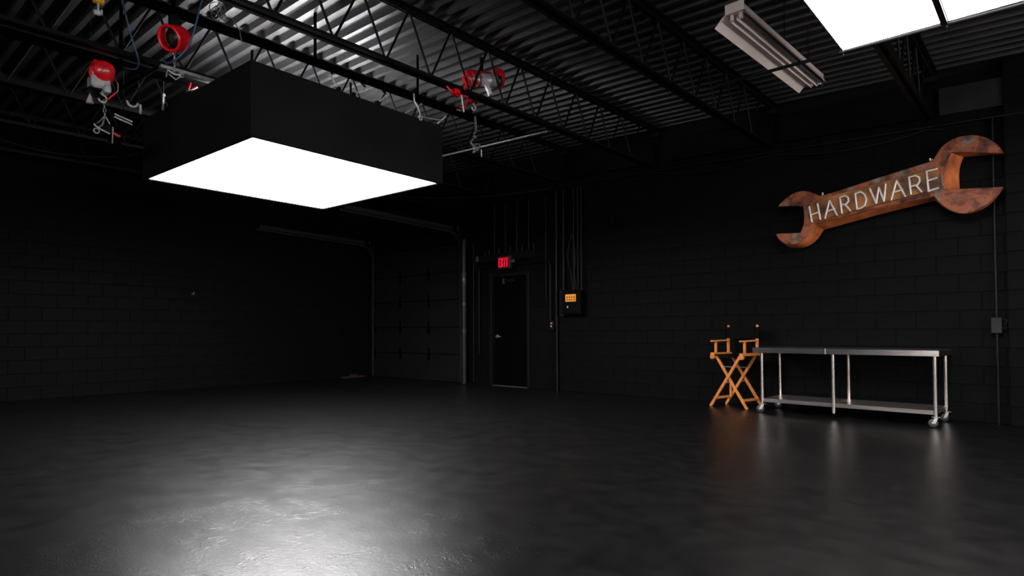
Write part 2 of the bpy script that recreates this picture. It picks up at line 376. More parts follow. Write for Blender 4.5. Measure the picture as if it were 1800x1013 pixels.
# bond beam and ledger angle along the top of the door wall, pockets at the joists
JX = [-11.3, -9.58, -7.87, -6.16, -4.44, -2.75, -1.02, 0.70]
k = 2
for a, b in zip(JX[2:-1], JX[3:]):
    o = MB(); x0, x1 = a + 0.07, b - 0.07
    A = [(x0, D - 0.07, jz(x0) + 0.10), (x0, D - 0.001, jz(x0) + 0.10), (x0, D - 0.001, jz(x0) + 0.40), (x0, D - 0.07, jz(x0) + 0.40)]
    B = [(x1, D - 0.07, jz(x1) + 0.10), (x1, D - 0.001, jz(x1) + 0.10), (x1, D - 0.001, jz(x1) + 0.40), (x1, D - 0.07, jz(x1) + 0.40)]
    struct(o.loft(A, B).build('trim_%d' % k, 'beam_lit_paint' if a > -1.5 else 'block_paint')); k += 1  # last bay paler: the light on it is put into its colour

# ------------------------------------------------------------------ corrugated roof deck
PITCH_Y = 0.168
ceil = bpy.data.objects.new('ceiling', None); COL.objects.link(ceil); ceil.location = (0, 0, 3.9); struct(ceil)
def deck_sheet(ya, n):
    prof = []
    for i in range(n):
        y = ya + i*PITCH_Y
        prof += [(y, 0.0), (y + 0.052, 0.0), (y + 0.068, 0.065), (y + 0.152, 0.065)]
    prof.append((ya + n*PITCH_Y, 0.0)); b = MB(); m_ = len(prof)
    xs = (LW - 0.2, XE + 0.2)
    vs = [(x, y, dz(x) + z) for x in xs for y, z in prof]
    b.add(vs, [(i, i + 1, m_ + i + 1, m_ + i) for i in range(m_ - 1)])
    # lap seam: a thin lip hanging from the sheet's edge rib
    x0, x1 = xs; y = ya
    b.loft([(x0, y - 0.001, dz(x0) - 0.008), (x0, y + 0.002, dz(x0) - 0.008), (x0, y + 0.002, dz(x0)), (x0, y - 0.001, dz(x0))],
           [(x1, y - 0.001, dz(x1) - 0.008), (x1, y + 0.002, dz(x1) - 0.008), (x1, y + 0.002, dz(x1)), (x1, y - 0.001, dz(x1))])
    return b
y = D + 0.2; n = 6
while y > YS - 0.2:
    deck_sheet(y - n*PITCH_Y, n).build('deck_sheet', 'deck_paint', ceil, True); y -= n*PITCH_Y
# closed roof above so that nothing shines in
struct(MB().add([(LW - 0.3, YS - 0.3, dz(LW) + 0.12), (XE + 0.3, YS - 0.3, dz(XE) + 0.12), (XE + 0.3, D + 0.3, dz(XE) + 0.12), (LW - 0.3, D + 0.3, dz(LW) + 0.12)], [(0, 1, 2, 3)]).build('roof_board', 'mortar_paint', ceil, True))

# ------------------------------------------------------------------ open-web joists
PANEL = 0.527
def joist(x, label):
    zb = jz(x); t = thing('roof_joist', label, 'joist', (x, D - 4.5, zb), 0, 'parallel roof joists')
    y0, y1 = YS, D - 0.02; zt = dz(x) - 0.005
    b = MB()
    for s in (-1, 1):                                       # two angles back to back
        b.box(x + (0.012 if s > 0 else -0.06), x + (0.06 if s > 0 else -0.012), y0, D - 0.25, zb, zb + 0.007)
        b.box(x + (0.012 if s > 0 else -0.018), x + (0.018 if s > 0 else -0.012), y0, D - 0.25, zb, zb + 0.05)
    b.build('bottom_chord', 'black_steel', t, True)
    b = MB()
    for s in (-1, 1):
        b.box(x + (0.012 if s > 0 else -0.065), x + (0.065 if s > 0 else -0.012), y0, y1, zt - 0.008, zt)
        b.box(x + (0.012 if s > 0 else -0.018), x + (0.018 if s > 0 else -0.012), y0, y1, zt - 0.055, zt)
    b.build('top_chord', 'black_steel', t, True)
    y = 7.55
    proto = None; first = None
    k = 0
    while y > 0.2:
        for s in (-1, 1):
            key = s
            if k == 0:
                o = MB().tube((x, y, zb + 0.02), (x, y + s*PANEL/2, zt - 0.02), 0.0115, 8).build('web_rod', 'black_steel', t, True)
                (lambda: None)()
                if s == -1: rod_a = o
                else: rod_b = o
            else:
                src = rod_a if s == -1 else rod_b
                linked('web_rod', src, t, (0, -k*PANEL, 0))
        k += 1; y -= PANEL
    MB().bar((x, D - 0.28, zb + 0.02), (x, D - 0.02, zt - 0.03), 0.03, 0.03).build('end_strut', 'black_steel', t, True)
    MB().box(x - 0.065, x + 0.065, D - 0.12, D - 0.005, zt - 0.11, zt - 0.055).build('bearing_seat', 'black_steel', t, True)
    return t
for x, lab in zip(JX, ('closest to the left block wall', 'above the middle of the sectional door', 'ending at the wall above the exit door',
                       'ending above the breaker box conduits', 'gripped by the red beam clamp', 'ending above the small jaw of the wrench sign',
                       'ending above the big jaw of the wrench sign')):
    joist(x, 'black open-web steel roof joist ' + lab)

# monorail beams that carry the hoists
def rail(x, z, ya, yb, label, hw=0.028, ht=0.065):
    t = thing('hoist_rail', label, 'rail', (x, (ya + yb)/2, z))
    MB().box(x - hw, x + hw, ya, yb, z, z + 0.008).build('lower_flange', 'matte_black', t, True)
    MB().box(x - 0.006, x + 0.006, ya, yb, z + 0.008, z + ht - 0.008).build('web', 'matte_black', t, True)
    MB().box(x - hw, x + hw, ya, yb, z + ht - 0.008, z + ht).build('upper_flange', 'matte_black', t, True)
    y = ya + 0.4
    while y < yb:
        MB().bar((x, y, z + ht), (x, y, dz(x) + 0.02), 0.03, 0.006).build('hanger', 'matte_black', t, True); y += 1.25
RC, RE = -5.22, -6.50
rail(RC, 3.55, 0.2, 5.6, 'black steel hoist rail above the near edge of the black softbox')
rail(RE, 3.50, 0.2, 5.6, 'black steel hoist rail carrying the red and grey chain hoist')
# thin pipes running across under the joists
def pipe(name, pts, r, mt, label, cat, group=None, n=8, curve=True):
    if curve and len(pts) > 3:                              # Catmull-Rom through the points
        V = [Vector(p) for p in pts]; V = [2*V[0] - V[1]] + V + [2*V[-1] - V[-2]]; out = []
        for i in range(1, len(V) - 2):
            p0, p1, p2, p3 = V[i - 1:i + 3]
            for j in range(6):
                t = j/6; out.append(0.5*((2*p1) + (p2 - p0)*t + (2*p0 - 5*p1 + 4*p2 - p3)*t*t + (3*p1 - p0 - 3*p2 + p3)*t**3))
        pts = out + [V[-2]]
    return tag(MB().path(pts, r, n).build(name, mt), label, cat, group)
pipe('ceiling_pipe', [(-6.35, 5.72, 3.45), (-4.50, 5.72, 3.39)], 0.014, 'galvanised', 'bare grey pipe laid under the joists behind the softbox', 'pipe')
pipe('cross_pipe', [(-7.4, 1.95, 3.46), (-5.7, 2.05, 3.44)], 0.02, 'black_steel', 'black pipe crossing the hoist rails beside the softbox', 'pipe')
pipe('roof_pipe', [(-7.3, 1.2, 3.95), (-7.3, 2.2, 3.95)], 0.02, 'rust_band', 'short reddish pipe up against the roof deck', 'pipe')

# ------------------------------------------------------------------ softbox
SBX, SBY, SBW, SBL, SZ0, SZ1, SROT = -5.178, 2.461, 2.36, 2.30, 2.72, 3.384, 0.0405
sb = thing('softbox', 'large black fabric softbox with a glowing white diffuser hung from the roof', 'softbox', (SBX, SBY, SZ0), SROT)
def skirt(p, q, nrm):
    """one fabric side from p to q: gently billowed sheet 6 mm thick"""
    p, q, nrm = Vector(p), Vector(q), Vector(nrm); b = MB(); nx, nz = 20, 6; H = SZ1 - SZ0
    G = []
    for side in (0, 1):
        for j in range(nz + 1):
            for i in range(nx + 1):
                s, t = i/nx, j/nz
                w_ = 0.010*math.sin(math.pi*s)*math.sin(math.pi*t)*math.sin(7*s + 2*t) - 0.006*side
                G.append(p.lerp(q, s) + Vector((0, 0, H*t)) + nrm*w_)
    o = (nx + 1)*(nz + 1)
    fs = [(j*(nx + 1) + i, j*(nx + 1) + i + 1, (j + 1)*(nx + 1) + i + 1, (j + 1)*(nx + 1) + i) for j in range(nz) for i in range(nx)]
    b.add(G[:o], fs, True); b.add(G[o:], fs, True)
    return b
for p, q, nrm in (((0, 0, 0), (-SBW, 0, 0), (0, -1, 0)), ((0, SBL, 0), (0, 0, 0), (1, 0, 0)), ((-SBW, 0, 0), (-SBW, SBL, 0), (-1, 0, 0)), ((-SBW, SBL, 0), (0, SBL, 0), (0, 1, 0))):
    skirt(p, q, nrm).build('skirt', 'skirt_fabric', sb)
g = 0.035
MB().box(-SBW + g, -g, g, SBL - g, 0.012, 0.018).build('diffuser', 'diffuser_cloth', sb)
hm = MB()
hm.box(-SBW, 0, 0.006, g + 0.004, 0.0, 0.02); hm.box(-SBW, 0, SBL - g - 0.004, SBL - 0.006, 0.0, 0.02)
hm.box(-SBW + 0.006, -SBW + g + 0.004, g, SBL - g, 0.0, 0.02); hm.box(-g - 0.004, -0.006, g, SBL - g, 0.0, 0.02)
hm.build('hem', 'skirt_fabric', sb)
H = SZ1 - SZ0
for a, b in (((0, 0.02), (-SBW, 0.02)), ((0, SBL - 0.02), (-SBW, SBL - 0.02)), ((-0.02, 0), (-0.02, SBL)), ((-SBW + 0.02, 0), (-SBW + 0.02, SBL))):
    MB().tube((*a, H - 0.02), (*b, H - 0.02), 0.017, 8).build('frame_pipe', 'black_steel', sb)
MB().box(-SBW + 0.012, -0.012, 0.012, SBL - 0.012, H - 0.045, H - 0.037).build('top_light_stop', 'skirt_fabric', sb)  # unseen sheet, added to keep the diffuser's upward light off the deck
for i in range(3):
    yy = SBL*(i + 0.5)/3
    lamp = MB().box(-SBW/2 - 0.38, -SBW/2 + 0.38, yy - 0.08, yy + 0.08, H - 0.035, H - 0.012, 0.004).build('lamp_housing', 'black_steel', sb)
    MB().box(-SBW/2 - 0.35, -SBW/2 + 0.35, yy - 0.05, yy + 0.05, H - 0.012, H - 0.008).build('lamp_vent', 'inner_lamp', lamp)

# ------------------------------------------------------------------ light panels at the top right
PZ, PY1, PY0 = 3.22, 5.335, 3.00
t = thing('light_panel', 'flat glowing white light panel under the roof beside the fluorescent fixture', 'light panel', (-0.98, 4.5, PZ))
def light_panel(t, x0, x1):
    MB().box(x0 + 0.004, x1 - 0.004, PY0, PY1 - 0.004, PZ + 0.004, PZ + 0.014).build('diffuser', 'panel_light', t, True)
    MB().box(x0, x1, PY0, PY1, PZ + 0.015, PZ + 0.05).build('backing', 'black_steel', t, True)
light_panel(t, -1.228, -0.590)
t = thing('light_panel', 'flat glowing white light panel whose outer end runs past the pilaster', 'light panel', (-0.2, 4.5, PZ))
light_panel(t, -0.545, 0.105)
f_ = MB(); f_.tube((-1.240, PY0 - 0.1, PZ + 0.03), (-1.240, PY1 + 0.02, PZ + 0.03), 0.012, 8)
tag(f_.build('panel_rail', 'black_steel'), 'black pipe along the outer edge of the light panel nearest the fluorescent fixture', 'pipe')
tag(MB().box(-0.587, -0.548, PY0 - 0.1, PY1 + 0.02, PZ - 0.012, PZ + 0.055).build('panel_rail', 'black_steel'), 'black bar separating the two glowing light panels', 'bar')
tag(MB().tube((-2.25, PY1 + 0.018, PZ + 0.01), (0.9, PY1 + 0.018, PZ - 0.02), 0.014, 10).build('panel_pipe', 'black_steel'), 'black pipe along the ends of the light panels and below the fluorescent fixture', 'pipe')
for xx in (-1.240, -0.567):
    c = thing('pipe_clamp', 'small dark clamp on the pipe at the light panels\' corners', 'clamp', (xx, PY1 + 0.02, PZ), 0, 'clamps on the panel pipe')
    MB().box(-0.022, 0.022, -0.02, 0.02, -0.015, 0.05, 0.005).build('jaw', 'black_steel', c); MB().tube((0.012, 0, -0.03), (0.012, 0, -0.012), 0.006, 8).build('bolt', 'black_steel', c)
for xx, yy in ((-1.240, 3.6), (-1.240, 5.2), (-0.567, 5.2), (-0.567, 3.6)):
    tag(MB().tube((xx, yy, PZ + 0.05), (xx, yy, dz(xx) + 0.01), 0.004, 6).build('hanger_wire', 'black_steel'), 'thin black wire holding the light panels to the roof', 'wire', 'panel wires')

# ------------------------------------------------------------------ fluorescent fixture (switched off)
fa, fb = Vector((-1.86, 4.65, 3.44)), Vector((-1.78, 6.55, 3.44))
ang = math.atan2(fb.y - fa.y, fb.x - fa.x); fl = (fb - fa).length
fx = thing('fluorescent_fixture', 'unlit open fluorescent fixture with pale ribbed reflectors hung on rods', 'light fixture', fa, ang)
def strip(prof, x0, x1, th=0.004):
    b = MB(); n_ = len(prof)
    vs = [(x, y, z + dzz) for dzz in (0, th) for x in (x0, x1) for y, z in prof]
    for k_ in (0, 1):
        o_ = k_*2*n_
        b.add(vs[o_:o_ + 2*n_], [(i, i + 1, n_ + i + 1, n_ + i) for i in range(n_ - 1)])
    return b
# local x runs away from the camera, +y to the left in view
MB().box(0, fl, -0.10, 0.015, 0.035, 0.10, 0.004).build('housing', 'fixture_white', fx)
strip([(0.015, 0.055), (0.06, 0.03), (0.125, -0.035), (0.128, -0.035)], 0.02, fl - 0.02).build('reflector', 'fixture_white', fx)
strip([(-0.10, 0.055), (-0.115, 0.03), (-0.132, 0.0)], 0.02, fl - 0.02).build('reflector', 'fixture_white', fx)
strip([(0.028, 0.03), (0.012, -0.012), (-0.006, 0.03)], 0.04, fl - 0.01).build('reflector_fin', 'fixture_white', fx)
strip([(-0.022, 0.03), (-0.040, -0.012), (-0.058, 0.03)], 0.04, fl - 0.01).build('reflector_fin', 'fixture_white', fx)
strip([(-0.075, 0.03), (-0.085, -0.008), (-0.098, 0.03)], 0.06, fl + 0.03).build('reflector_fin', 'fixture_dark', fx)
for yy in (-0.005, -0.075):
    for xx in (0.05, fl - 0.05):
        s_ = MB(); s_.box(xx - 0.012, xx + 0.012, yy - 0.014, yy + 0.014, -0.012, 0.036, 0.003)
        s_.build('lamp_socket', 'neon_glass', fx)
MB().box(-0.003, 0.004, -0.12, 0.03, 0.028, 0.105, 0.001).build('end_cap', 'fixture_white', fx)
MB().box(fl - 0.004, fl + 0.003, -0.10, 0.015, 0.03, 0.10, 0.001).build('end_cap', 'fixture_white', fx)
for xx in (0.25, fl*0.55, fl - 0.25):
    MB().tube((xx, -0.04, 0.10), (xx, -0.04, 0.52), 0.005, 6).build('hanger_rod', 'black_steel', fx)

# ------------------------------------------------------------------ sectional garage door
gd = bpy.data.objects.new('door_1', None); COL.objects.link(gd); gd.location = ((G0 + G1)/2, D, 0); struct(gd)
ph = GZ/5; gy = D + 0.02
pp = MB()
pp.box(-(G1 - G0)/2, (G1 - G0)/2, -0.02, 0.03, 0.006, ph - 0.006, 0.006)
for xx in (-1.42, -0.48, 0.46, 1.40): pp.box(xx - 0.03, xx + 0.03, -0.024, -0.018, 0.02, ph - 0.02)
p0_ = pp.build('door_panel', 'garage_paint', gd); p0_.location = (0, 0.04, 0)
for i in range(1, 5): linked('door_panel', p0_, gd, (0, 0.04, i*ph))
h0 = None
for i in range(1, 5):
    for xx in (-1.40, -0.50, 0.44, 1.39):
        if h0 is None:
            b = MB(); b.box(-0.034, 0.034, -0.02, -0.004, -0.13, -0.01, 0.003).box(-0.024, 0.024, -0.02, -0.004, 0.01, 0.12, 0.003).tube((-0.03, -0.012, 0), (0.03, -0.012, 0), 0.011, 8)
            h0 = b.build('hinge', 'matte_black', gd); h0.location = (xx, 0.016, i*ph)
        else: linked('hinge', h0, gd, (xx, 0.016, i*ph))
def track(x, ylen, zup):
    pts = [(x, D - 0.05, 0.02), (x, D - 0.05, 2.62)]
    for a in range(1, 7):
        t_ = math.pi/2*a/6; pts.append((x, D - 0.05 - 0.32*(1 - math.cos(t_)), 2.62 + 0.32*math.sin(t_)))
    pts.append((x, D - 0.37 - ylen, 2.94 + zup))
    b = MB()
    for p_, q_ in zip(pts[:-1], pts[1:]):
        b.bar(p_, q_, 0.035, 0.05, (1, 0, 0))
    return b
track(G0 + 0.02, 2.4, 0.07).build('door_track', 'track_paint', gd, True)
track(G1 + 0.02, 2.4, 0.07).build('door_track', 'track_paint', gd, True)
for xx in (G0 + 0.02, G1 + 0.02):
    MB().box(xx - 0.03, xx + 0.03, D - 2.78, D - 0.36, 2.96, 3.03).build('track_angle', 'track_paint', gd, True).rotation_euler = (-0.028, 0, 0)
    MB().lathe([(0.0, -0.03), (0.07, -0.03), (0.075, 0), (0.07, 0.03), (0, 0.03)], (xx + 0.02, D - 0.12, 3.02), (1, 0, 0), 16).build('cable_drum', 'black_steel', gd, True)
    MB().box(xx - 0.005, xx + 0.03, D - 0.16, D - 0.02, 2.82, 3.08).build('end_bracket', 'black_steel', gd, True)
MB().tube((G0 + 0.04, D - 0.12, 3.02), (G1 + 0.02, D - 0.12, 3.02), 0.013, 10).build('torsion_shaft', 'black_steel', gd, True)
MB().tube((G0 + 0.5, D - 0.12, 3.02), ((G0 + G1)/2 - 0.08, D - 0.12, 3.02), 0.03, 12).build('torsion_spring', 'black_steel', gd, True)
MB().tube(((G0 + G1)/2 + 0.08, D - 0.12, 3.02), (G1 - 0.5, D - 0.12, 3.02), 0.03, 12).build('torsion_spring', 'black_steel', gd, True)

# striped steel column beside the garage door
cx, cy = -8.545, D - 0.13
t = thing('steel_column', 'round dark steel column with worn reddish bands beside the sectional door', 'column', (cx, cy, 0))
MB().tube((cx, cy, 0.01), (cx, cy, 2.78), 0.055, 20).build('shaft', 'column_paint', t, True)
MB().box(cx - 0.09, cx + 0.09, cy - 0.09, cy + 0.09, 0, 0.015).build('base_plate', 'black_steel', t, True)
for za, zb_, mt in ((2.04, 2.14, 'rust_band'), (1.97, 2.04, 'black_plastic'), (1.90, 1.97, 'rust_band'), (1.52, 1.56, 'black_plastic'), (0.98, 1.06, 'rust_band')):
    MB().tube((cx, cy, za), (cx, cy, zb_), 0.0565, 20).build('band', mt, t, True)

# ------------------------------------------------------------------ exit door
ed = bpy.data.objects.new('door_2', None); COL.objects.link(ed); ed.location = ((D0 + D1)/2, D, 0); struct(ed)
b = MB(); fwd = D - 0.03
b.box(D0 - 0.05, D0 + 0.012, fwd, D + 0.16, 0, DZ + 0.05, 0.004); b.box(D1 - 0.012, D1 + 0.05, fwd, D + 0.16, 0, DZ + 0.05, 0.004)
b.box(D0 + 0.012, D1 - 0.012, fwd, D + 0.16, DZ - 0.012, DZ + 0.05, 0.004)
b.build('door_frame', 'conduit_paint', ed, True)
leaf = MB().box(D0 + 0.016, D1 - 0.016, D + 0.06, D + 0.105, 0.012, DZ - 0.016, 0.003).build('door_leaf', 'door_paint', ed, True)
hy = D + 0.06; hx = D0 + 0.085
b = MB(); b.lathe([(0.0, 0.0), (0.034, 0.0), (0.034, -0.008), (0.014, -0.012), (0.012, -0.045), (0.0, -0.05)], (hx, hy, 0.915), (0, 1, 0), 16)
b.path([(hx, hy - 0.042, 0.915), (hx + 0.03, hy - 0.05, 0.915), (hx + 0.12, hy - 0.045, 0.912)], 0.011, 8)
hd = b.build('lever_handle', 'galvanised', leaf, False)
hd.location = -Vector(ed.location); hd.parent = leaf
MB().box(D0 + 0.25, D0 + 0.55, D + 0.0, D + 0.058, DZ - 0.12, DZ - 0.06, 0.006).build('door_closer', 'black_steel', ed, True)
MB().box(D0 + 0.3, D0 + 0.315, D - 0.03, D + 0.03, DZ - 0.14, DZ - 0.05).build('closer_arm', 'dull_metal', ed, True)
MB().box(D0 + 0.012, D1 - 0.012, D, D + 0.16, 0, 0.012).build('threshold', 'dull_metal', ed, True)

# exit sign
ex = thing('exit_sign', 'black exit sign with glowing red EXIT letters above the exit door', 'sign', W(-7.60, 2.17, 0.145))
MB().box(-0.155, 0.155, -0.03, 0.04, -0.015, 0.225, 0.006).build('housing', 'black_plastic', ex)
MB().box(-0.128, 0.128, -0.034, -0.029, 0.01, 0.20).build('lit_face', 'exit_glow', ex)
def seg_letter(ch):
    b = MB(); w_, h_, s_ = 0.045, 0.155, 0.015; y0, y1 = -0.040, -0.034
    V = lambda x: b.box(x, x + s_, y0, y1, 0, h_); Hh = lambda z, a=0, c=w_: b.box(a, c, y0, y1, z, z + s_)
    if ch == 'E': V(0); Hh(0); Hh(h_/2 - s_/2, 0, w_*0.85); Hh(h_ - s_)
    if ch == 'X':
        b.add([(0, y1, 0), (0.016, y1, 0), (w_, y1, h_), (w_ - 0.016, y1, h_), (0, y0, 0), (0.016, y0, 0), (w_, y0, h_), (w_ - 0.016, y0, h_)], [(0, 1, 2, 3), (7, 6, 5, 4), (0, 4, 5, 1), (1, 5, 6, 2), (2, 6, 7, 3), (3, 7, 4, 0)])
        b.add([(w_ - 0.016, y1, 0), (w_, y1, 0), (0.016, y1, h_), (0, y1, h_), (w_ - 0.016, y0, 0), (w_, y0, 0), (0.016, y0, h_), (0, y0, h_)], [(0, 1, 2, 3), (7, 6, 5, 4), (0, 4, 5, 1), (1, 5, 6, 2), (2, 6, 7, 3), (3, 7, 4, 0)])
    if ch == 'I': V(w_/2 - s_/2)
    if ch == 'T': V(w_/2 - s_/2); Hh(h_ - s_)
    return b
for i, ch in enumerate('EXIT'):
    o = seg_letter(ch).build('letter', 'exit_red', ex); o.location = (-0.113 + i*0.059, 0, 0.027); o['label'] = 'glowing red letter ' + ch
MB().box(0.155, 0.22, -0.01, 0.03, 0.09, 0.15, 0.005).build('side_bracket', 'dull_metal', ex)
MB().box(-0.19, -0.155, -0.01, 0.03, 0.07, 0.12, 0.005).build('side_bracket', 'conduit_paint', ex)

# ------------------------------------------------------------------ conduits and electrical gear on the door wall
def conduit(x, z0, z1, label, group, r=0.013, off=0.03, boxz=None):
    t = thing('conduit', label, 'conduit', (x, D - off, z0), 0, group)
    MB().tube((x, D - off, z0), (x, D - off, z1), r, 10).build('tube', 'conduit_paint', t, True)
    z = z0 + 0.35
    while z < z1 - 0.1:
        MB().tube((x, D - off, z), (x, D - off, z + 0.03), r*1.35, 10).build('coupling', 'conduit_paint', t, True); z += 0.85
    return t
TRZ = 2.37
for x in (-7.826, -7.554, -7.277, -6.996): conduit(x, TRZ + 0.072, 3.36, 'black conduit rising from the wireway above the exit door', 'conduits above the exit door')
conduit(-6.61, 1.60, 3.36, 'thin black conduit between the exit door and the floor-length conduit', 'conduit by the door', 0.011)
conduit(-6.375, 0.0, 3.4, 'thick black conduit running from the floor up to the roof beside the breaker box', 'floor conduit', 0.022, 0.04)
conduit(-6.215, 1.70, 3.4, 'black conduit dropping to the narrow box beside the breaker box', 'conduit to the narrow box', 0.02, 0.05)
for x in (-6.06, -5.975, -5.905): conduit(x*0.985, 1.68, 3.38, 'black conduit dropping into the top of the breaker box', 'conduits into the breaker box', 0.013, 0.10)
wx = thing('wireway', 'long black electrical wireway above the exit door with stub pipes on top', 'wireway', (-7.5, D - 0.05, TRZ - 0.05))
MB().box(-8.18, -6.82, D - 0.10, D - 0.004, TRZ - 0.07, TRZ + 0.07, 0.004).build('trough', 'black_steel', wx, True)
MB().box(-8.25, -8.18, D - 0.11, D - 0.004, TRZ - 0.04, TRZ + 0.06, 0.004).build('end_box', 'dull_metal', wx, True)
for x, hgt in ((-8.05, 0.06), (-7.95, 0.09), (-7.70, 0.12), (-7.42, 0.12), (-7.14, 0.12), (-6.86, 0.12)):
    MB().tube((x, D - 0.05, TRZ + 0.06), (x, D - 0.05, TRZ + 0.06 + hgt), 0.015, 10).build('stub_pipe', 'conduit_paint', wx, True)
pipe('conduit_bend', [(-8.2, D - 0.066, 0.6), (-8.2, D - 0.066, 2.15), (-8.19, D - 0.066, 2.2), (-8.16, D - 0.066, 2.22), (-6.55, D - 0.066, 2.22), (-6.51, D - 0.066, 2.20), (-6.49, D - 0.066, 2.15), (-6.49, D - 0.066, 1.20)], 0.014, 'conduit_paint', 'black bent conduit that frames the exit door on both sides', 'conduit', curve=False)
for (a, b_) in ((-8.68, 2.9), (-8.38, 2.7)):
    conduit(a if a > -8.5 else -8.40, 0.05, b_, 'thin black conduit standing beside the round steel column', 'conduit by the column', 0.011) if a > -8.5 else None
sw = thing('switch_box', 'small black switch box with a yellow tag beside the floor-length conduit', 'switch', W(-6.49, 1.03, 0.05))
MB().box(-0.045, 0.045, -0.04, 0.05, 0, 0.16, 0.006).build('box', 'black_steel', sw)
MB().box(-0.018, 0.018, -0.044, -0.039, 0.105, 0.125).build('tag', 'safety_yellow', sw)
MB().box(-0.01, 0.01, -0.055, -0.039, 0.05, 0.08, 0.003).build('toggle', 'cast_grey', sw)

bx = thing('breaker_box', 'black breaker box with an orange warning label on the block wall', 'breaker box', W(-6.067, 1.294, 0.12))
MB().box(-0.185, 0.185, -0.05, 0.119, 0, 0.39, 0.008).build('enclosure', 'panel_black', bx)
dr = MB().box(-0.165, 0.165, -0.058, -0.05, 0.02, 0.37, 0.004).build('cover', 'panel_black', bx)
lb = MB().box(-0.105, 0.105, -0.062, -0.058, 0.205, 0.325).build('warning_label', 'label_orange', bx); lb['label'] = 'orange warning label with eight dark marks'
for i in range(4):
    for j in range(2):
        b = MB(); x_ = -0.068 + i*0.046; z_ = 0.235 + j*0.042
        b.box(x_ - 0.012, x_ + 0.012, -0.0645, -0.062, z_ - 0.009, z_ + 0.009, 0.001); b.box(x_ - 0.005, x_ + 0.005, -0.0642, -0.062, z_ - 0.014, z_ + 0.014)
        b.build('mark', 'label_ink', lb)
MB().box(-0.075, -0.05, -0.066, -0.058, 0.10, 0.135, 0.003).build('latch', 'cast_grey', bx)
MB().box(-0.05, 0.06, -0.0605, -0.058, 0.125, 0.13).build('cover_seam', 'conduit_paint', bx)
nb = thing('pull_box', 'narrow tall black pull box beside the breaker box', 'electrical box', W(-6.285, 1.27, 0.1))
MB().box(-0.04, 0.04, -0.03, 0.098, 0, 0.42, 0.005).build('body', 'column_paint', nb); MB().box(-0.03, 0.03, -0.034, -0.03, 0.02, 0.40).build('cover', 'black_steel', nb)
# loose cables hanging by the breaker box
pipe('loose_cable', [(-5.97, D - 0.15, 2.62), (-6.02, D - 0.16, 2.45), (-6.05, D - 0.16, 2.2), (-5.99, D - 0.16, 2.0), (-5.95, D - 0.15, 1.69)], 0.008, 'cable_black', 'black cable looping down into the breaker box', 'cable')
pipe('loose_cable', [(-5.95, D - 0.17, 2.62), (-5.92, D - 0.16, 2.4), (-5.90, D - 0.16, 2.15), (-5.92, D - 0.16, 1.95), (-5.88, D - 0.15, 1.69)], 0.008, 'cable_black', 'black cable bowed outward above the breaker box', 'cable')
# conduit pair along the top of the wall
pipe('wall_top_conduit', [(x, D - 0.10, jz(x) - 0.02) for x in (-6.3, -4.5, -2.75, -1.0, 0.8)], 0.013, 'conduit_paint', 'black conduit running along the wall top under the joists', 'conduit')
sag = []
for i in range(0, 33):
    x = -6.2 + 5.3*i/32; f_ = (x + 6.2)/1.72 % 1; sag.append((x, D - 0.135, jz(x) - 0.05 - 0.10*4*f_*(1 - f_)))
pipe('sagging_cable', sag, 0.008, 'cable_black', 'black cable sagging below the conduit along the wall top', 'cable')
# right hand conduit with its switch
t = thing('conduit', 'black conduit with an inline switch box beside the pilaster', 'conduit', (-0.487, D - 0.04, 0))
MB().path([(-0.487, D - 0.04, 0.0), (-0.487, D - 0.04, 3.3)], 0.014, 10).build('tube', 'conduit_paint', t, True)
for z in (0.25, 0.75, 1.6, 2.1, 2.6, 3.05): MB().tube((-0.487, D - 0.04, z), (-0.487, D - 0.04, z + 0.03), 0.019, 10).build('coupling', 'conduit_paint', t, True)
MB().box(-0.535, -0.44, D - 0.09, D - 0.004, 0.97, 1.14, 0.006).build('switch_box', 'column_paint', t, True)
MB().path([(-0.44, D - 0.06, 1.12), (-0.40, D - 0.07, 1.11), (-0.415, D - 0.07, 1.06), (-0.39, D - 0.07, 1.03), (-0.44, D - 0.06, 1.02)], 0.007, 6).build('lever', 'black_steel', t, True)

# ------------------------------------------------------------------ rusty wrench sign
FP = [(-0.99, 2.867), (-0.936, 2.982), (-0.833, 3.07), (-0.684, 3.089), (-0.563, 3.051), (-0.459, 2.969), (-0.402, 2.883), (-0.38, 2.83), (-0.591, 2.874), (-0.823, 2.921), (-0.869, 2.813), (-0.89, 2.693), (-0.896, 2.539), (-0.694, 2.512), (-0.392, 2.483), (-0.458, 2.388), (-0.529, 2.317), (-0.638, 2.257), (-0.729, 2.241), (-0.847, 2.292), (-0.934, 2.381), (-0.99, 2.475), (-1.56, 2.406), (-2.204, 2.306), (-2.263, 2.198), (-2.355, 2.111), (-2.465, 2.077), (-2.576, 2.106), (-2.644, 2.176), (-2.67, 2.242), (-2.374, 2.224), (-2.335, 2.321), (-2.324, 2.444), (-2.34, 2.552), (-2.638, 2.588), (-2.576, 2.657), (-2.481, 2.724), (-2.362, 2.747), (-2.263, 2.726), (-2.174, 2.669), (-2.119, 2.643), (-1.539, 2.763)]
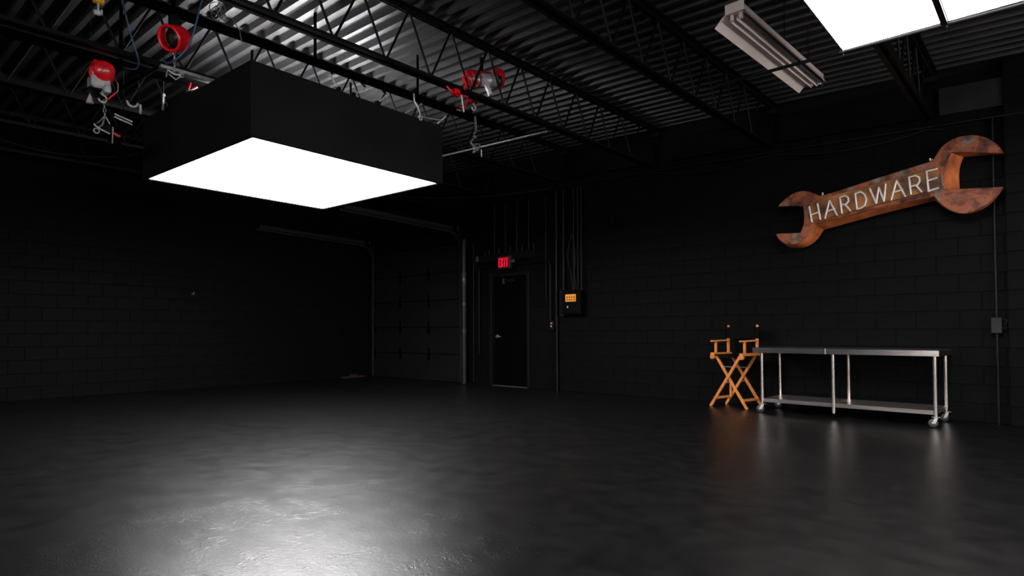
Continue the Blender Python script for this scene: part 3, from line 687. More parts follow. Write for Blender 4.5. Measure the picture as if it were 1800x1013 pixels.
BP = [(-1.012, 2.908), (-0.957, 3.025), (-0.851, 3.115), (-0.699, 3.134), (-0.576, 3.095), (-0.469, 3.012), (-0.411, 2.924), (-0.391, 2.858), (-0.58, 2.882), (-0.734, 2.895), (-0.768, 2.807), (-0.779, 2.708), (-0.775, 2.542), (-0.672, 2.531), (-0.401, 2.507), (-0.438, 2.434), (-0.517, 2.335), (-0.64, 2.271), (-0.733, 2.26), (-0.853, 2.307), (-0.949, 2.394), (-1.0, 2.454), (-1.566, 2.367), (-2.153, 2.255), (-2.232, 2.132), (-2.349, 2.061), (-2.486, 2.055), (-2.59, 2.089), (-2.703, 2.201), (-2.729, 2.269), (-2.426, 2.251), (-2.387, 2.35), (-2.375, 2.475), (-2.392, 2.586), (-2.697, 2.622), (-2.634, 2.693), (-2.536, 2.762), (-2.415, 2.785), (-2.313, 2.764), (-2.223, 2.705), (-2.166, 2.679), (-1.573, 2.802)]
wr = thing('wrench_sign', 'rusty giant wrench sign with pale HARDWARE tube letters on the block wall', 'sign', (-1.55, 8.30, 2.06))
def smooth(A, B):
    """round the curved runs by one pass of corner cutting where corners are shallow"""
    RA, RB = [], []
    n_ = len(A)
    for i in range(n_):
        a, b_, c = Vector(A[i - 1]), Vector(A[i]), Vector(A[(i + 1) % n_])
        u_, v_ = (b_ - a), (c - b_); an = abs(u_.angle(v_))
        if an < 0.75 and min(u_.length, v_.length) < 0.25:
            for P_, Q_ in ((A, RA), (B, RB)):
                a2, b2, c2 = Vector(P_[i - 1]), Vector(P_[i]), Vector(P_[(i + 1) % n_])
                Q_ += [tuple(b2.lerp(a2, 0.25)), tuple(b2.lerp(c2, 0.25))]
        else: RA.append(tuple(A[i])); RB.append(tuple(B[i]))
    return RA, RB
FS, BS = smooth(FP, BP); FS, BS = smooth(FS, BS)
c_ = MB(); YF, YB = 8.10, 8.28
IN = []                                               # small edge bevel on the face
cn = len(FS)
for i in range(cn):
    a, b_, c = Vector(FS[i - 1]), Vector(FS[i]), Vector(FS[(i + 1) % cn])
    t1 = (b_ - a).normalized(); t2 = (c - b_).normalized(); nn = (Vector((-t1.y, t1.x)) + Vector((-t2.y, t2.x)))
    nn = nn.normalized() if nn.length > 1e-4 else Vector((-t1.y, t1.x)); IN.append(nn)
area = sum(FS[i - 1][0]*FS[i][1] - FS[i][0]*FS[i - 1][1] for i in range(cn))
sg = 1 if area > 0 else -1
FI = [(FS[i][0] + sg*IN[i].x*0.007, YF - 0.007, FS[i][1] + sg*IN[i].y*0.007) for i in range(cn)]
F3 = [(x, YF, z) for x, z in FS]; B3 = [(x, YB, z) for x, z in BS]
c_.add(FI, [tuple(range(cn))]); c_.add(F3 + FI, [(i, (i + 1) % cn, cn + (i + 1) % cn, cn + i) for i in range(cn)])
c_.build('face', 'rust', wr, True)
c_ = MB(); c_.add(F3 + B3, [(i, (i + 1) % cn, cn + (i + 1) % cn, cn + i) for i in range(cn)]); c_.add(B3, [tuple(range(cn))])
c_.build('side_band', 'rust_bright', wr, True)
pl = [(-2.247, 2.555), (-2.164, 2.604), (-0.965, 2.792), (-0.925, 2.764), (-0.912, 2.574), (-0.934, 2.544), (-2.191, 2.342), (-2.24, 2.347)]
ctr = Vector((-1.58, 2.56)); A = [(x, YF - 0.005, z) for x, z in pl]
B = [(ctr.x + (x - ctr.x)*0.985, YF - 0.028, ctr.y + (z - ctr.y)*0.93) for x, z in pl]
MB().loft(A, B).build('letter_panel', 'rust_panel', wr, True)
MB().path([(-2.17, YF - 0.008, 2.325), (-0.93, YF - 0.008, 2.515)], 0.010, 8).build('rim', 'rust', wr, True)
LT = [('H', [[(-2.251, 2.523), (-2.224, 2.336)], [(-2.157, 2.545), (-2.128, 2.355)], [(-2.236, 2.421), (-2.142, 2.444)]]),
 ('A', [[(-2.077, 2.361), (-2.023, 2.565), (-1.945, 2.384)], [(-2.056, 2.441), (-1.969, 2.459)]]),
 ('R', [[(-1.89, 2.397), (-1.91, 2.586), (-1.856, 2.6), (-1.823, 2.574), (-1.818, 2.531), (-1.842, 2.5), (-1.896, 2.496)], [(-1.857, 2.499), (-1.801, 2.416)]]),
 ('D', [[(-1.73, 2.423), (-1.747, 2.609), (-1.691, 2.621), (-1.647, 2.581), (-1.634, 2.521), (-1.649, 2.457), (-1.687, 2.432), (-1.73, 2.423)]]),
 ('W', [[(-1.595, 2.639), (-1.534, 2.465), (-1.505, 2.641), (-1.455, 2.479), (-1.434, 2.671)]]),
 ('A', [[(-1.384, 2.481), (-1.329, 2.691), (-1.249, 2.505)], [(-1.366, 2.563), (-1.276, 2.581)]]),
 ('R', [[(-1.193, 2.52), (-1.21, 2.709), (-1.15, 2.72), (-1.114, 2.69), (-1.11, 2.65), (-1.131, 2.614), (-1.194, 2.605)], [(-1.145, 2.611), (-1.096, 2.532)]]),
 ('E', [[(-0.949, 2.758), (-1.046, 2.749), (-1.03, 2.527), (-0.945, 2.548)], [(-1.039, 2.643), (-0.953, 2.66)]])]
for ch, strokes in LT:
    b = MB()
    for st in strokes:
        for p_, q_ in zip(st[:-1], st[1:]): b.tube((p_[0], 8.045, p_[1]), (q_[0], 8.045, q_[1]), 0.0115, 10)
        for p_ in st: b.lathe([(0.0, -0.0118), (0.0085, -0.0085), (0.0118, 0), (0.0085, 0.0085), (0.0, 0.0118)], (p_[0], 8.045, p_[1]), (0, 1, 0), 10)
        b.tube((st[0][0], 8.045, st[0][1]), (st[0][0], 8.09, st[0][1]), 0.007, 8); b.tube((st[-1][0], 8.045, st[-1][1]), (st[-1][0], 8.09, st[-1][1]), 0.007, 8)
    o = b.build('letter', 'neon_glass', wr, True); o['label'] = 'pale glass tube letter ' + ch
for x_, z_ in ((-2.12, 2.66), (-1.02, 2.875), (-1.0, 2.86)):
    MB().tube((x_, 8.13, z_), (x_, 8.13, z_ + 0.03), 0.012, 8).build('mounting_bolt', 'galvanised', wr, True)
for x_, z_ in ((-2.0, 2.4), (-0.9, 2.7)):
    MB().box(x_ - 0.03, x_ + 0.03, 8.27, D, z_ - 0.03, z_ + 0.03).build('wall_bracket', 'black_steel', wr, True)

# ------------------------------------------------------------------ steel work table
tb = thing('work_table', 'long stainless steel work table on casters with a lower shelf against the wall', 'table', (-1.842, 8.01, 0), -0.045)
TX0, TX1, TS = -0.995, 0.94, -0.15
for a, b_ in ((TX0, TS), (TS + 0.002, TX1)):
    b = MB(); b.box(a, b_, -0.33, 0.33, 0.785, 0.80, 0.004); b.box(a, b_, -0.33, -0.318, 0.735, 0.79, 0.003); b.box(a, b_, 0.318, 0.33, 0.735, 0.79, 0.003)
    b.build('top_panel', 'stainless', tb)
MB().box(TX0, TX0 + 0.012, -0.318, 0.318, 0.735, 0.785).build('end_apron', 'stainless', tb); MB().box(TX1 - 0.012, TX1, -0.318, 0.318, 0.735, 0.785).build('end_apron', 'stainless', tb)
MB().box(TS - 0.004, TS + 0.008, -0.3335, -0.3295, 0.735, 0.80).build('seam_strip', 'galvanised', tb)
for a, b_ in ((-0.895, -0.082), (-0.080, 0.895)):
    b = MB(); b.box(a, b_, -0.29, 0.29, 0.165, 0.175, 0.002); b.box(a, b_, -0.29, -0.28, 0.13, 0.168, 0.002); b.box(a, b_, 0.28, 0.29, 0.13, 0.168, 0.002)
    b.build('shelf', 'shelf_steel', tb)
MB().box(0.885, 0.895, -0.28, 0.28, 0.13, 0.165).build('shelf_apron', 'shelf_steel', tb)
def leg(x, y, z0):
    MB().tube((x, y, z0), (x, y, 0.785), 0.0205, 16).build('leg', 'leg_steel', tb)
def caster(x, y, rz):
    e = MB(); e.box(-0.035, 0.035, -0.03, 0.03, 0.105, 0.111, 0.002); e.tube((0, 0, 0.108), (0, 0, 0.15), 0.012, 10)
    e.bar((0, -0.017, 0.105), (-0.025, -0.017, 0.046), 0.004, 0.03, (1, 0, 0)); e.bar((0, 0.017, 0.105), (-0.025, 0.017, 0.046), 0.004, 0.03, (1, 0, 0))
    o = e.build('caster', 'galvanised', tb); o.location = (x, y, 0); o.rotation_euler = (0, 0, rz)
    wv = MB().lathe([(0.018, -0.013), (0.040, -0.013), (0.046, -0.007), (0.046, 0.007), (0.040, 0.013), (0.018, 0.013)], (-0.025, 0, 0.046), (0, 1, 0), 24).build('wheel', 'wheel_rubber', o)
    MB().lathe([(0.0, -0.015), (0.018, -0.014), (0.018, 0.014), (0.0, 0.015)], (-0.025, 0, 0.046), (0, 1, 0), 16).build('hub', 'galvanised', o)
for y_ in (-0.29, 0.29):
    leg(-0.895, y_, 0.145); leg(0.895, y_, 0.11 if y_ < 0 else 0.145); leg(-0.08, y_, 0.072)
    MB().tube((-0.08, y_, 0.06), (-0.08, y_, 0.075), 0.014, 10).build('foot', 'galvanised', tb)
caster(-0.895, -0.29, 0.6); caster(0.895, -0.29, 0.5); caster(0.895, 0.29, 0.7); caster(-0.895, 0.29, 0.3)

# ------------------------------------------------------------------ director's chair
dc = thing('director_chair', 'tall folding wooden director chair with black canvas beside the steel table', 'chair', (-3.2, 8.075, 0), -0.24)
FWD_, FD = 0.27, 0.165                                 # half foot spacing
def wbar(a, b, w_, h_, name, up_=(0, 1, 0)): return MB().bar(a, b, w_, h_, up_).build(name, 'chair_wood', dc)
for y_, o_ in ((-FD, 0.0), (FD, 0.0)):
    wbar((-FWD_, y_ - 0.012, 0.004), (0.19, y_ - 0.012, 0.675), 0.034, 0.018, 'leg')
    wbar((FWD_, y_ + 0.010, 0.004), (-0.19, y_ + 0.010, 0.675), 0.034, 0.018, 'leg')
    MB().tube((0.0, y_ - 0.03, 0.335), (0.0, y_ + 0.03, 0.335), 0.008, 8).build('pivot_bolt', 'galvanised', dc)
for s in (-1, 1):
    wbar((s*0.22, -0.20, 0.70), (s*0.22, 0.19, 0.70), 0.05, 0.035, 'seat_rail', (0, 0, 1))
    MB().tube((s*0.22, -0.205, 0.665), (s*0.22, -0.17, 0.665), 0.033, 10).build('rail_block', 'chair_wood', dc)
    wbar((s*0.215, -FD, 0.115), (s*0.215, FD, 0.115), 0.03, 0.03, 'foot_rail', (0, 0, 1))
    wbar((s*0.22, -0.12, 0.715), (s*0.22, -0.12, 0.865), 0.026, 0.026, 'arm_post')
    wbar((s*0.22, 0.15, 0.715), (s*0.22, 0.15, 0.905), 0.028, 0.026, 'back_post')
    MB().tube((s*0.22, 0.15, 0.90), (s*0.22, 0.158, 1.065), 0.012, 10).build('canvas_sleeve', 'chair_canvas', dc)
    MB().box(s*0.22 - 0.013, s*0.22 + 0.013, 0.145, 0.172, 1.055, 1.085, 0.005).build('post_tip', 'chair_wood', dc)
    wbar((s*0.22, -0.20, 0.872), (s*0.22, 0.145, 0.88), 0.048, 0.018, 'armrest', (0, 0, 1))
MB().tube((-0.145, FD - 0.03, 0.52), (0.12, FD - 0.03, 0.52), 0.004, 8).build('brace_rod', 'galvanised', dc)
MB().tube((-0.13, -FD + 0.03, 0.535), (0.11, -FD + 0.03, 0.535), 0.004, 8).build('brace_rod', 'galvanised', dc)
wbar((-0.17, 0.12, 0.115), (-0.17, 0.12, 0.33), 0.022, 0.018, 'footrest_post')
b = MB(); n_ = 10; vs = []
for k_ in (0, 1):
    for i in range(n_ + 1):
        x = -0.22 + 0.44*i/n_; zz = 0.705 - 0.045*(1 - (x/0.22)**2) - 0.004*k_
        vs += [(x, -0.19, zz), (x, 0.18, zz)]
for k_ in (0, 1):
    o_ = k_*2*(n_ + 1); b.add(vs[o_:o_ + 2*(n_ + 1)], [(2*i, 2*i + 1, 2*i + 3, 2*i + 2) for i in range(n_)], True)
b.build('seat_canvas', 'chair_canvas', dc)
b = MB(); vs = []
for k_ in (0, 1):
    for i in range(n_ + 1):
        x = -0.22 + 0.44*i/n_; yy = 0.158 + 0.02*(1 - (x/0.22)**2) + 0.004*k_
        vs += [(x, yy, 0.905), (x, yy, 1.06)]
for k_ in (0, 1):
    o_ = k_*2*(n_ + 1); b.add(vs[o_:o_ + 2*(n_ + 1)], [(2*i, 2*i + 1, 2*i + 3, 2*i + 2) for i in range(n_)], True)
b.build('back_canvas', 'chair_canvas', dc)

# ------------------------------------------------------------------ hoists and rigging
def chain(pts, link=0.034, r=0.0045):
    b = MB(); P_ = [Vector(p) for p in pts]; k_ = 0
    for p, q in zip(P_[:-1], P_[1:]):
        n_ = max(1, int((q - p).length/link)); d = (q - p).normalized(); x, y = b.frame(d)
        for i in range(n_):
            c = p.lerp(q, (i + 0.5)/n_); ax = x if k_ % 2 else y; side = d.cross(ax); k_ += 1
            vs = []; nn, mm = 10, 5
            for j in range(nn):
                t = 2*math.pi*j/nn; rad = d*math.cos(t)*link*0.62 + side*math.sin(t)*link*0.34; dn = rad.normalized()
                vs += [c + rad + (dn*math.cos(2*math.pi*m_/mm) + ax*math.sin(2*math.pi*m_/mm))*r for m_ in range(mm)]
            b.add(vs, [(j*mm + m_, j*mm + (m_ + 1) % mm, ((j + 1) % nn)*mm + (m_ + 1) % mm, ((j + 1) % nn)*mm + m_) for j in range(nn) for m_ in range(mm)], True)
    return b
def hook(b, p, s=1.0):
    p = Vector(p); pts = [p + Vector((0, 0, 0.0))]
    for a in range(0, 9):
        t = math.radians(90 - a*33); pts.append(p + Vector((0, math.cos(t)*0.03*s, -0.06*s + math.sin(t)*0.03*s)))
    return b.path(pts, 0.008*s, 8)
# left hoist: red drum end, grey cast body, hook, chain and a knot of shackles
hx_, hy_, hz_ = -6.50, 1.70, 3.17
h = thing('chain_hoist', 'red and grey chain hoist hanging from the rail by the left wall side', 'hoist', (hx_, hy_, hz_))
cd_ = Vector((0.90, -0.25, -0.30)).normalized()       # axis of the drum, towards the room
side = Vector((0.25, 0.9, 0)).normalized()
MB().lathe([(0.0, 0.165), (0.045, 0.165), (0.05, 0.16), (0.078, 0.155), (0.085, 0.145), (0.085, 0.09), (0.08, 0.085)], (0, 0.02, 0.255), cd_, 28).build('drum_cover', 'hoist_red', h)
MB().lathe([(0.0, 0.09), (0.095, 0.09), (0.10, 0.08), (0.10, -0.02), (0.09, -0.03), (0.0, -0.03)], (0, 0, 0.22), cd_, 28).build('gear_case', 'hoist_red', h)
MB().lathe([(0.0, 0.0), (0.085, 0.0), (0.085, -0.10), (0.07, -0.12), (0.0, -0.12)], tuple(Vector((0, 0, 0.21)) - cd_*0.03), cd_, 24).build('motor', 'hoist_red', h)
MB().lathe([(0.0, 0.168), (0.014, 0.168), (0.014, 0.164)], (0, 0.02, 0.255), cd_, 14).build('centre_bolt', 'cast_grey', h)
b = MB(); b.box(-0.075, 0.10, -0.10, 0.05, 0.065, 0.19, 0.02); b.box(-0.03, 0.11, -0.01, 0.05, 0.035, 0.10, 0.01)
b.build('cast_body', 'cast_grey', h)
MB().box(-0.10, 0.06, -0.11, 0.05, 0.055, 0.072, 0.004).build('chain_guide', 'black_steel', h)
MB().box(0.100, 0.104, -0.07, -0.01, 0.08, 0.14).build('name_plate', 'neon_glass', h)
b = MB(); b.bar((-0.02, -0.04, 0.30), (-0.02, -0.04, 0.328), 0.05, 0.03); b.box(-0.06, 0.05, -0.075, -0.015, 0.29, 0.328, 0.006)
b.build('top_lug', 'hoist_red', h)
MB().box(0.0, 0.03, 0.055, 0.075, 0.28, 0.328, 0.004).build('top_lug', 'hoist_red', h)
MB().box(-0.03, 0.03, -0.05, 0.05, 0.28, 0.328, 0.004).build('trolley', 'black_steel', h)
hook(MB(), (0.03, 0.0, 0.055), 1.1).build('hook', 'cast_grey', h)
MB().path([(0.05, 0.095, 0.19), (0.055, 0.115, 0.15), (0.055, 0.115, 0.09), (0.05, 0.10, 0.06)], 0.004, 6).build('cable', 'cast_grey', h)
MB().tube((0.05, 0.10, 0.07), (0.04, 0.03, -0.02), 0.011, 10, 0.007).build('pull_handle', 'hoist_red', h)
chain([(0.03, 0.01, -0.02), (0.03, 0.02, -0.17)]).build('load_chain', 'chain_steel', h)
b = MB()
b.path([(0.03, 0.02, -0.16), (0.03, -0.02, -0.22), (0.03, -0.045, -0.245)], 0.006, 6); b.path([(0.03, 0.02, -0.16), (0.03, 0.06, -0.23)], 0.006, 6); b.path([(0.03, 0.02, -0.17), (0.03, 0.0, -0.25), (0.03, -0.05, -0.30)], 0.009, 6)
b.torus((0.03, -0.045, -0.315), (1, 0, 0), 0.022, 0.007, 14, 6); b.path([(0.03, -0.06, -0.27), (0.03, 0.0, -0.30), (0.03, 0.06, -0.32)], 0.009, 6); b.lathe([(0, -0.014), (0.014, 0), (0, 0.014)], (0.03, -0.06, -0.26), (0, 0, 1), 10)
b.build('shackles', 'chain_steel', h)
MB().tube((0.03, 0.085, -0.25), (0.03, 0.08, -0.40), 0.006, 8).build('steel_pin', 'galvanised', h)
MB().path([(0.03, 0.09, -0.30), (0.03, 0.12, -0.325), (0.03, 0.14, -0.32)], 0.011, 8).build('red_clip', 'hoist_red', h)
t = thing('paper_cone', 'small pale paper cone hanging beside the grey and red hoist', 'cone', (-6.70, 1.66, 3.165))
MB().lathe([(0.001, 0.11), (0.032, 0.005), (0.032, 0.0), (0.0, 0.0)], (0, 0, 0), (0, 0, 1), 14).build('cone', 'paper_cone', t)
MB().tube((0, 0, 0.105), (0, 0, 0.925), 0.002, 6).build('string', 'cable_black', t)
# round black pipe held by the left hoist's shackles
tag(MB().tube((-6.50, 1.755, 2.90), (-7.6, 2.2, 2.92), 0.045, 16).build('truss_pipe', 'black_steel'), 'thick black pipe held by the shackles of the grey and red hoist', 'pipe')

# ring-shaped hoist seen on end
h = thing('chain_hoist', 'round open-sided red hoist hanging above the corner of the softbox', 'hoist', (RC, 1.86, 3.24))
ax = Vector((-0.42, 0.80, 0.40)).normalized()      # open end faces down the rail
b = MB(); b.lathe([(0.080, -0.06), (0.095, -0.06), (0.10, -0.05), (0.10, 0.06), (0.095, 0.07), (0.080, 0.07), (0.080, -0.06)], (0, 0, 0.13), ax, 32).build('shell', 'hoist_red', h)
MB().lathe([(0.0, 0.0), (0.0795, 0.0), (0.0795, 0.01), (0, 0.01)], (0, 0, 0.13), ax, 28).build('end_plate', 'black_plastic', h)
MB().torus(Vector((0, 0, 0.13)) - ax*0.06, ax, 0.092, 0.012, 32, 8).build('rim', 'hoist_red', h)
MB().lathe([(0.0, -0.03), (0.015, -0.03), (0.02, -0.01), (0.02, 0.0)], (0, 0, 0.13), ax, 16).build('shaft_end', 'cast_grey', h)
MB().box(0.055, 0.10, -0.065, -0.035, 0.05, 0.12, 0.012).build('side_slot', 'black_plastic', h)
MB().box(-0.03, 0.03, -0.04, 0.04, 0.22, 0.31, 0.006).build('trolley', 'black_steel', h)
chain([(0, 0, 0.03), (0, 0, -0.14)], 0.03, 0.004).build('load_chain', 'chain_steel', h)
b = MB(); b.path([(0, -0.05, -0.14), (0, 0.0, -0.16), (0, 0.05, -0.15)], 0.009, 6); b.path([(0, -0.05, -0.13), (0, -0.06, -0.20)], 0.007, 6); b.torus((0, 0.05, -0.15), (1, 0, 0), 0.018, 0.006, 12, 6); b.path([(0, -0.04, -0.17), (0, 0.01, -0.20), (0, 0.05, -0.16)], 0.007, 6)
b.build('shackles', 'chain_steel', h)

# right hoist: long red body with a silver motor
hr = thing('chain_hoist', 'long red hoist with a silver motor behind the joist over the softbox\'s far end', 'hoist', (-4.66, 4.78, 3.59))
axm = Vector((0.35, 0.90, 0.12)).normalized(); o0 = Vector((0, 0, 0.18))
MB().lathe([(0.0, -0.21), (0.05, -0.21), (0.085, -0.185), (0.095, -0.15), (0.095, -0.05), (0.085, 0.0), (0.085, 0.10), (0.06, 0.12), (0, 0.12)], o0, axm, 24).build('gear_case', 'hoist_red', hr)
MB().lathe([(0.0, 0.0), (0.10, 0.0), (0.11, 0.02), (0.105, 0.07), (0.08, 0.09), (0, 0.09)], o0 + axm*0.16 + Vector((0, 0, 0.02)), axm, 24).build('end_shroud', 'hoist_red', hr)
m0 = o0 + Vector((0.075, -0.02, -0.035))
MB().lathe([(0.0, -0.06), (0.05, -0.06), (0.07, -0.045), (0.072, 0.12), (0.06, 0.13), (0, 0.13)], m0, axm, 24).build('motor', 'cast_grey', hr)
MB().lathe([(0.0, 0.19), (0.045, 0.19), (0.06, 0.18), (0.062, 0.13), (0.0, 0.13)], m0, axm, 24).build('motor_cap', 'black_plastic', hr)
MB().torus(m0 + axm*0.05, axm, 0.073, 0.006, 24, 6).build('motor_band', 'galvanised', hr)
MB().torus(m0 - axm*0.10, axm, 0.06, 0.012, 24, 6).build('silver_ring', 'galvanised', hr)
MB().torus(m0 - axm*0.15, axm, 0.055, 0.010, 24, 6).build('silver_ring', 'galvanised', hr)
MB().bar(m0 + Vector((0.03, -0.04, -0.02)), m0 + Vector((0.06, 0.02, -0.17)), 0.05, 0.035).build('bracket', 'cast_grey', hr)
MB().box(-0.012, 0.012, -0.02, 0.02, 0.26, 0.425, 0.004).build('trolley', 'black_steel', hr)
MB().path([(0.02, -0.22, 0.13), (0.02, -0.17, 0.12), (0.02, -0.16, 0.05), (0.02, -0.15, -0.10)], 0.005, 6).build('lift_cable', 'cast_grey', hr)
MB().box(-0.01, 0.05, -0.20, -0.10, -0.125, -0.10, 0.008).build('hook_block', 'hoist_red', hr)
hook(MB(), (0.02, -0.14, -0.11), 1.0).build('hook', 'cast_grey', hr)
chain([(0.02, -0.12, -0.26), (0.02, -0.11, -0.42), (0.02, -0.15, -0.46), (0.02, -0.10, -0.50)], 0.036).build('load_chain', 'chain_steel', hr)
chain([(0.02, -0.14, -0.50), (0.02, -0.20, -0.56), (0.03, -0.12, -0.60), (0.02, -0.16, -0.66), (0.02, -0.09, -0.62), (0.02, -0.05, -0.55), (0.03, -0.12, -0.56), (0.02, -0.17, -0.62), (0.02, -0.06, -0.60)], 0.03).build('chain_knot', 'chain_steel', hr)
MB().tube((0.02, -0.03, -0.60), (0.02, -0.025, -0.68), 0.007, 8).build('steel_pin', 'galvanised', hr)
# red beam clamp on the joist
bc = thing('beam_clamp', 'red beam clamp gripping the joist beside the softbox\'s far corner', 'clamp', (-4.44, 4.18, 3.30))
MB().path([(0.05, 0.07, 0.13), (0.055, 0.10, 0.19), (0.055, 0.06, 0.24), (0.05, 0.075, 0.27)], 0.012, 8).build('jaw', 'hoist_red', bc)
MB().path([(0.02, -0.13, 0.12), (0.03, -0.11, 0.09), (0.03, -0.06, 0.085)], 0.010, 8).build('jaw', 'hoist_red', bc)
MB().box(-0.02, 0.04, -0.035, 0.04, 0.06, 0.13, 0.008).build('screw_block', 'hoist_red', bc)
MB().bar((0.03, -0.08, 0.065), (0.03, 0.14, 0.085), 0.02, 0.012).build('spindle', 'hoist_red', bc)
MB().path([(0.03, 0.15, 0.08), (0.03, 0.13, 0.02), (0.03, 0.08, -0.04), (0.03, 0.03, -0.05)], 0.009, 8).build('red_strap', 'hoist_red', bc)
MB().path([(0.03, 0.05, 0.10), (0.05, 0.14, 0.13), (0.05, 0.14, 0.02)], 0.004, 6).build('cable', 'cable_black', bc)
MB().tube((0.045, 0.04, 0.07), (0.045, 0.075, -0.09), 0.009, 8).build('steel_pin', 'neon_glass', bc)
MB().tube((0.045, -0.02, -0.09), (0.045, 0.04, -0.085), 0.007, 8).build('steel_pin', 'galvanised', bc)

# grip arms and clamps along the softbox's top edge, each a thing
def softpt(s, z, out=0.0):      # a point over the softbox's long near edge
    a = SROT; p = Vector((SBX, SBY, 0)) + Vector((-math.sin(a), math.cos(a), 0))*SBL*s + Vector((math.cos(a), math.sin(a), 0))*out
    return Vector((p.x, p.y, z))
def grip(s, z_hang, arm, label):
    """a rod coming down from the rail, a knuckle, and an arm to the softbox edge"""
    p = softpt(s, SZ1 + 0.02, 0.0); t = thing('grip_arm', label, 'rigging arm', p, 0, 'rigging along the softbox top')
    top = Vector((0.0, 0.0, z_hang - p.z)); kn = Vector((0.02, arm*0.4, 0.09)); en = Vector((0.0, -arm*0.6, -0.01))
    MB().tube(top, kn, 0.012, 8).build('rod', 'black_steel', t)
    MB().lathe([(0, -0.016), (0.012, -0.011), (0.016, 0), (0.012, 0.011), (0, 0.016)], kn, (1, 0, 0), 12).build('knuckle', 'cast_grey', t)
    MB().tube(kn, en, 0.007, 8).build('arm', 'cast_grey', t)
    MB().box(-0.02, 0.02, en.y - 0.02, en.y + 0.02, -0.03, 0.01, 0.004).build('edge_clip', 'black_steel', t)
grip(0.36, 3.548, -0.10, 'black drop rod with a thin arm over the middle of the softbox edge')
grip(0.50, 3.548, 0.14, 'black drop rod with an angled arm further along the softbox edge')
grip(0.62, 3.548, 0.10, 'black drop rod with a small bright knuckle over the softbox edge')
for s0, z0, s1, z1, lab in ((0.76, 3.40, 0.84, 3.53, 'short bare steel tube leaning up from the softbox edge'), (0.84, 3.405, 0.97, 3.43, 'long bare steel tube lying over the far end of the softbox'), (0.965, 3.40, 1.0, 3.49, 'bare steel tube leaning off the softbox\'s far corner')):
    t = thing('steel_tube', lab, 'tube', softpt(s0, z0))
    MB().tube((0, 0, 0), softpt(s1, z1, 0.05) - softpt(s0, z0), 0.010, 8).build('tube', 'galvanised', t)
    MB().lathe([(0, -0.014), (0.014, 0), (0, 0.014)], softpt(s1, z1, 0.05) - softpt(s0, z0), (0, 0, 1), 10).build('knuckle', 'neon_glass', t)
for s, z, lab in ((0.78, 3.46, 'hooked grey safety cable over the far part of the softbox edge'),):
    t = thing('safety_cable', lab, 'cable', softpt(s, z, 0.05))
    MB().path([(0.03, 0, 0.14), (0.03, 0.01, 0.06), (0.03, 0.05, 0.02), (0.035, 0.08, -0.05), (0.035, 0.085, -0.10)], 0.008, 8).build('cable', 'cast_grey', t)
    MB().torus((0.035, 0.09, -0.11), (1, 0, 0), 0.018, 0.006, 12, 6).build('eye', 'neon_glass', t)
# bits over the short near edge: silver pin, red straps, clamps
def shortpt(s, z, out=0.0):
    a = SROT; p = Vector((SBX, SBY, 0)) + Vector((-math.cos(a), -math.sin(a), 0))*SBW*s + Vector((math.sin(a), -math.cos(a), 0))*out
    return Vector((p.x, p.y, z))
t = thing('steel_pin', 'bright steel pin standing over the short edge of the softbox', 'pin', shortpt(0.72, 3.32, 0.05))
MB().tube((0, 0, 0), (0, 0, 0.16), 0.013, 10).build('shaft', 'galvanised', t); MB().box(-0.03, 0.03, -0.015, 0.015, 0.14, 0.17, 0.004).build('head', 'galvanised', t); MB().tube((0, 0, 0.16), (0, 0, 0.30), 0.010, 8).build('rod', 'black_steel', t)
t = thing('red_strap', 'short red ratchet strap at the softbox top under the ring hoist', 'strap', shortpt(0.47, 3.385, 0.02))
MB().path([(0, -0.03, 0), (0, -0.015, 0.05), (0, -0.01, 0.075)], 0.010, 8).build('webbing', 'hoist_red', t); MB().path([(0, 0.02, 0.03), (0, 0.05, 0.055)], 0.012, 8).build('webbing', 'hoist_red', t)
MB().path([(0, -0.05, -0.02), (0, 0.02, 0.025)], 0.006, 6).build('buckle', 'galvanised', t)
t = thing('pipe_clamp', 'grey swivel clamp hanging between the red grey hoist and the softbox', 'clamp', (-6.60, 1.98, 3.18))
MB().torus((0, 0, 0.06), (1, 0, 0), 0.045, 0.012, 16, 6, 1.0, math.pi, 2*math.pi).build('jaw', 'cast_grey', t)
MB().tube((0, 0.07, -0.04), (0, 0.07, 0.05), 0.012, 8).build('bolt', 'cast_grey', t); MB().path([(0, 0.02, 0.03), (0, 0.06, 0.10), (0, 0.045, 0.30)], 0.006, 6).build('wire', 'cable_black', t)
t = thing('lamp_tube', 'small grey double tube above the joist behind the red grey hoist', 'tube', (-7.0, 2.02, 3.16))
MB().tube((0, 0, 0.03), (0, 0, 0.945), 0.003, 6).build('wire', 'cable_black', t)
for o_ in (0, 0.03): MB().tube((0, -0.08, o_ + 0.02), (0, 0.08, o_ - 0.02), 0.009, 8).build('tube', 'cast_grey', t)
# silver bars peeking out beside the softbox
tag(MB().box(-5.98, -5.93, 2.0, 2.7, 3.392, 3.422, 0.003).build('strut_channel', 'galvanised'), 'bare steel channel bar ending over the softbox', 'bar')
# coil of cable on the rail
b = MB()
for i in range(6):
    b.torus((RC + random.uniform(-0.03, 0.03), 2.22 + random.uniform(-0.05, 0.05), 3.72 + random.uniform(-0.02, 0.03)), (random.uniform(-1, 1), random.uniform(-1, 1), random.uniform(-0.4, 0.4)), random.uniform(0.05, 0.085), 0.004, 20, 6)
b.path([(RC + 0.04, 2.30, 3.68), (RC + 0.045, 2.36, 3.60), (RC + 0.045, 2.38, 3.50)], 0.004, 6)
tag(b.build('cable_coil', 'coil_grey'), 'tangled coil of grey cable lying on the hoist rail', 'cable')
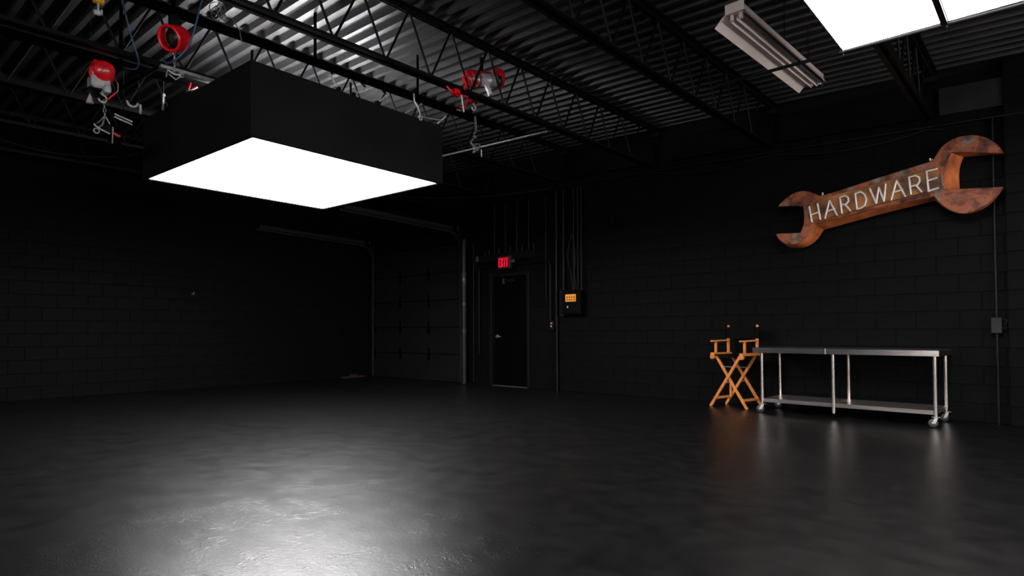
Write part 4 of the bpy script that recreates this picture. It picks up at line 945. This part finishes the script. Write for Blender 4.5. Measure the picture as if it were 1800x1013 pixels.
# blue air hoses, black cables
def arc(p, q, sag_, n_=14):
    p, q = Vector(p), Vector(q); return [p.lerp(q, i/n_) - Vector((0, 0, sag_*4*(i/n_)*(1 - i/n_))) for i in range(n_ + 1)]
pipe('air_hose', [(-5.6, 1.56, 4.06), (-5.6, 1.585, 3.80), (-5.6, 1.602, 3.70), (-5.6, 1.631, 3.585), (-5.6, 1.66, 3.47), (-5.6, 1.69, 3.37), (-5.66, 1.74, 3.29), (-5.85, 1.79, 3.29), (-6.15, 1.83, 3.38), (-6.45, 1.86, 3.49)], 0.007, 'cable_blue', 'thin blue hose hanging between the two hoist rails', 'hose')
pipe('air_hose', [(-5.0, 2.06, 4.04), (-5.0, 2.02, 3.85), (-5.0, 2.0, 3.72), (-5.0, 1.97, 3.60), (-5.0, 1.945, 3.48), (-5.0, 1.91, 3.328), (-5.0, 1.86, 3.207), (-5.06, 1.82, 3.145), (-5.2, 1.81, 3.15), (-5.45, 1.86, 3.26), (-5.75, 1.97, 3.42)], 0.006, 'cable_blue', 'thin blue hose hanging close beside the round red hoist', 'hose')
pipe('slack_cable', [(-10.0, 0.6, 3.80), (-10.0, 1.1, 3.58), (-10.0, 1.513, 3.488), (-10.0, 1.862, 3.441), (-10.0, 2.17, 3.438), (-10.0, 2.496, 3.468), (-10.0, 2.842, 3.548), (-10.0, 3.134, 3.651), (-10.0, 3.5, 3.78)], 0.012, 'conduit_paint', 'black cable slung in a long arc in front of the left wall', 'cable')
pipe('slack_cable', arc((-9.6, 5.2, 3.55), (-6.3, 8.1, 3.40), 0.22), 0.008, 'cable_black', 'black cable slung from the joists to the conduits by the breaker box', 'cable')
# yellow pendant control
t = thing('pendant_control', 'yellow pendant control with a grey hook hanging from the roof', 'control', (-5.41, 1.388, 3.42))
MB().box(-0.03, 0.03, -0.035, 0.035, 0.115, 0.26, 0.008).build('case', 'safety_yellow', t)
MB().tube((0, 0, 0.05), (0, 0, 0.12), 0.008, 8).build('stem', 'cast_grey', t)
MB().box(-0.015, 0.015, -0.03, 0.015, 0.02, 0.055, 0.006).build('hook', 'cast_grey', t); MB().tube((0, 0.022, 0.03), (0, 0.022, 0.07), 0.007, 8).build('hook_tip', 'cast_grey', t)
MB().tube((0, 0, 0.25), (0, 0, 0.64), 0.006, 8).build('cord', 'cable_black', t)
# small things by the left wall
t = thing('scrap_board', 'short reddish wooden board on the floor in the corner by the sectional door', 'board', (LW + 0.10, 7.9, 0))
MB().box(-0.03, 0.03, -0.30, 0.30, 0.0, 0.035, 0.004).build('board', 'red_wood', t); MB().box(-0.02, 0.02, -0.08, 0.10, 0.035, 0.075, 0.004).build('block', 'red_wood', t)
t = thing('wall_hook', 'small dark hook screwed to the left block wall', 'hook', (LW + 0.012, 4.55, 1.70))
MB().box(-0.011, 0.01, -0.03, 0.03, 0, 0.05, 0.004).build('plate', 'black_plastic', t); MB().tube((0.01, 0, 0.03), (0.05, 0, 0.05), 0.006, 8).build('peg', 'cast_grey', t)
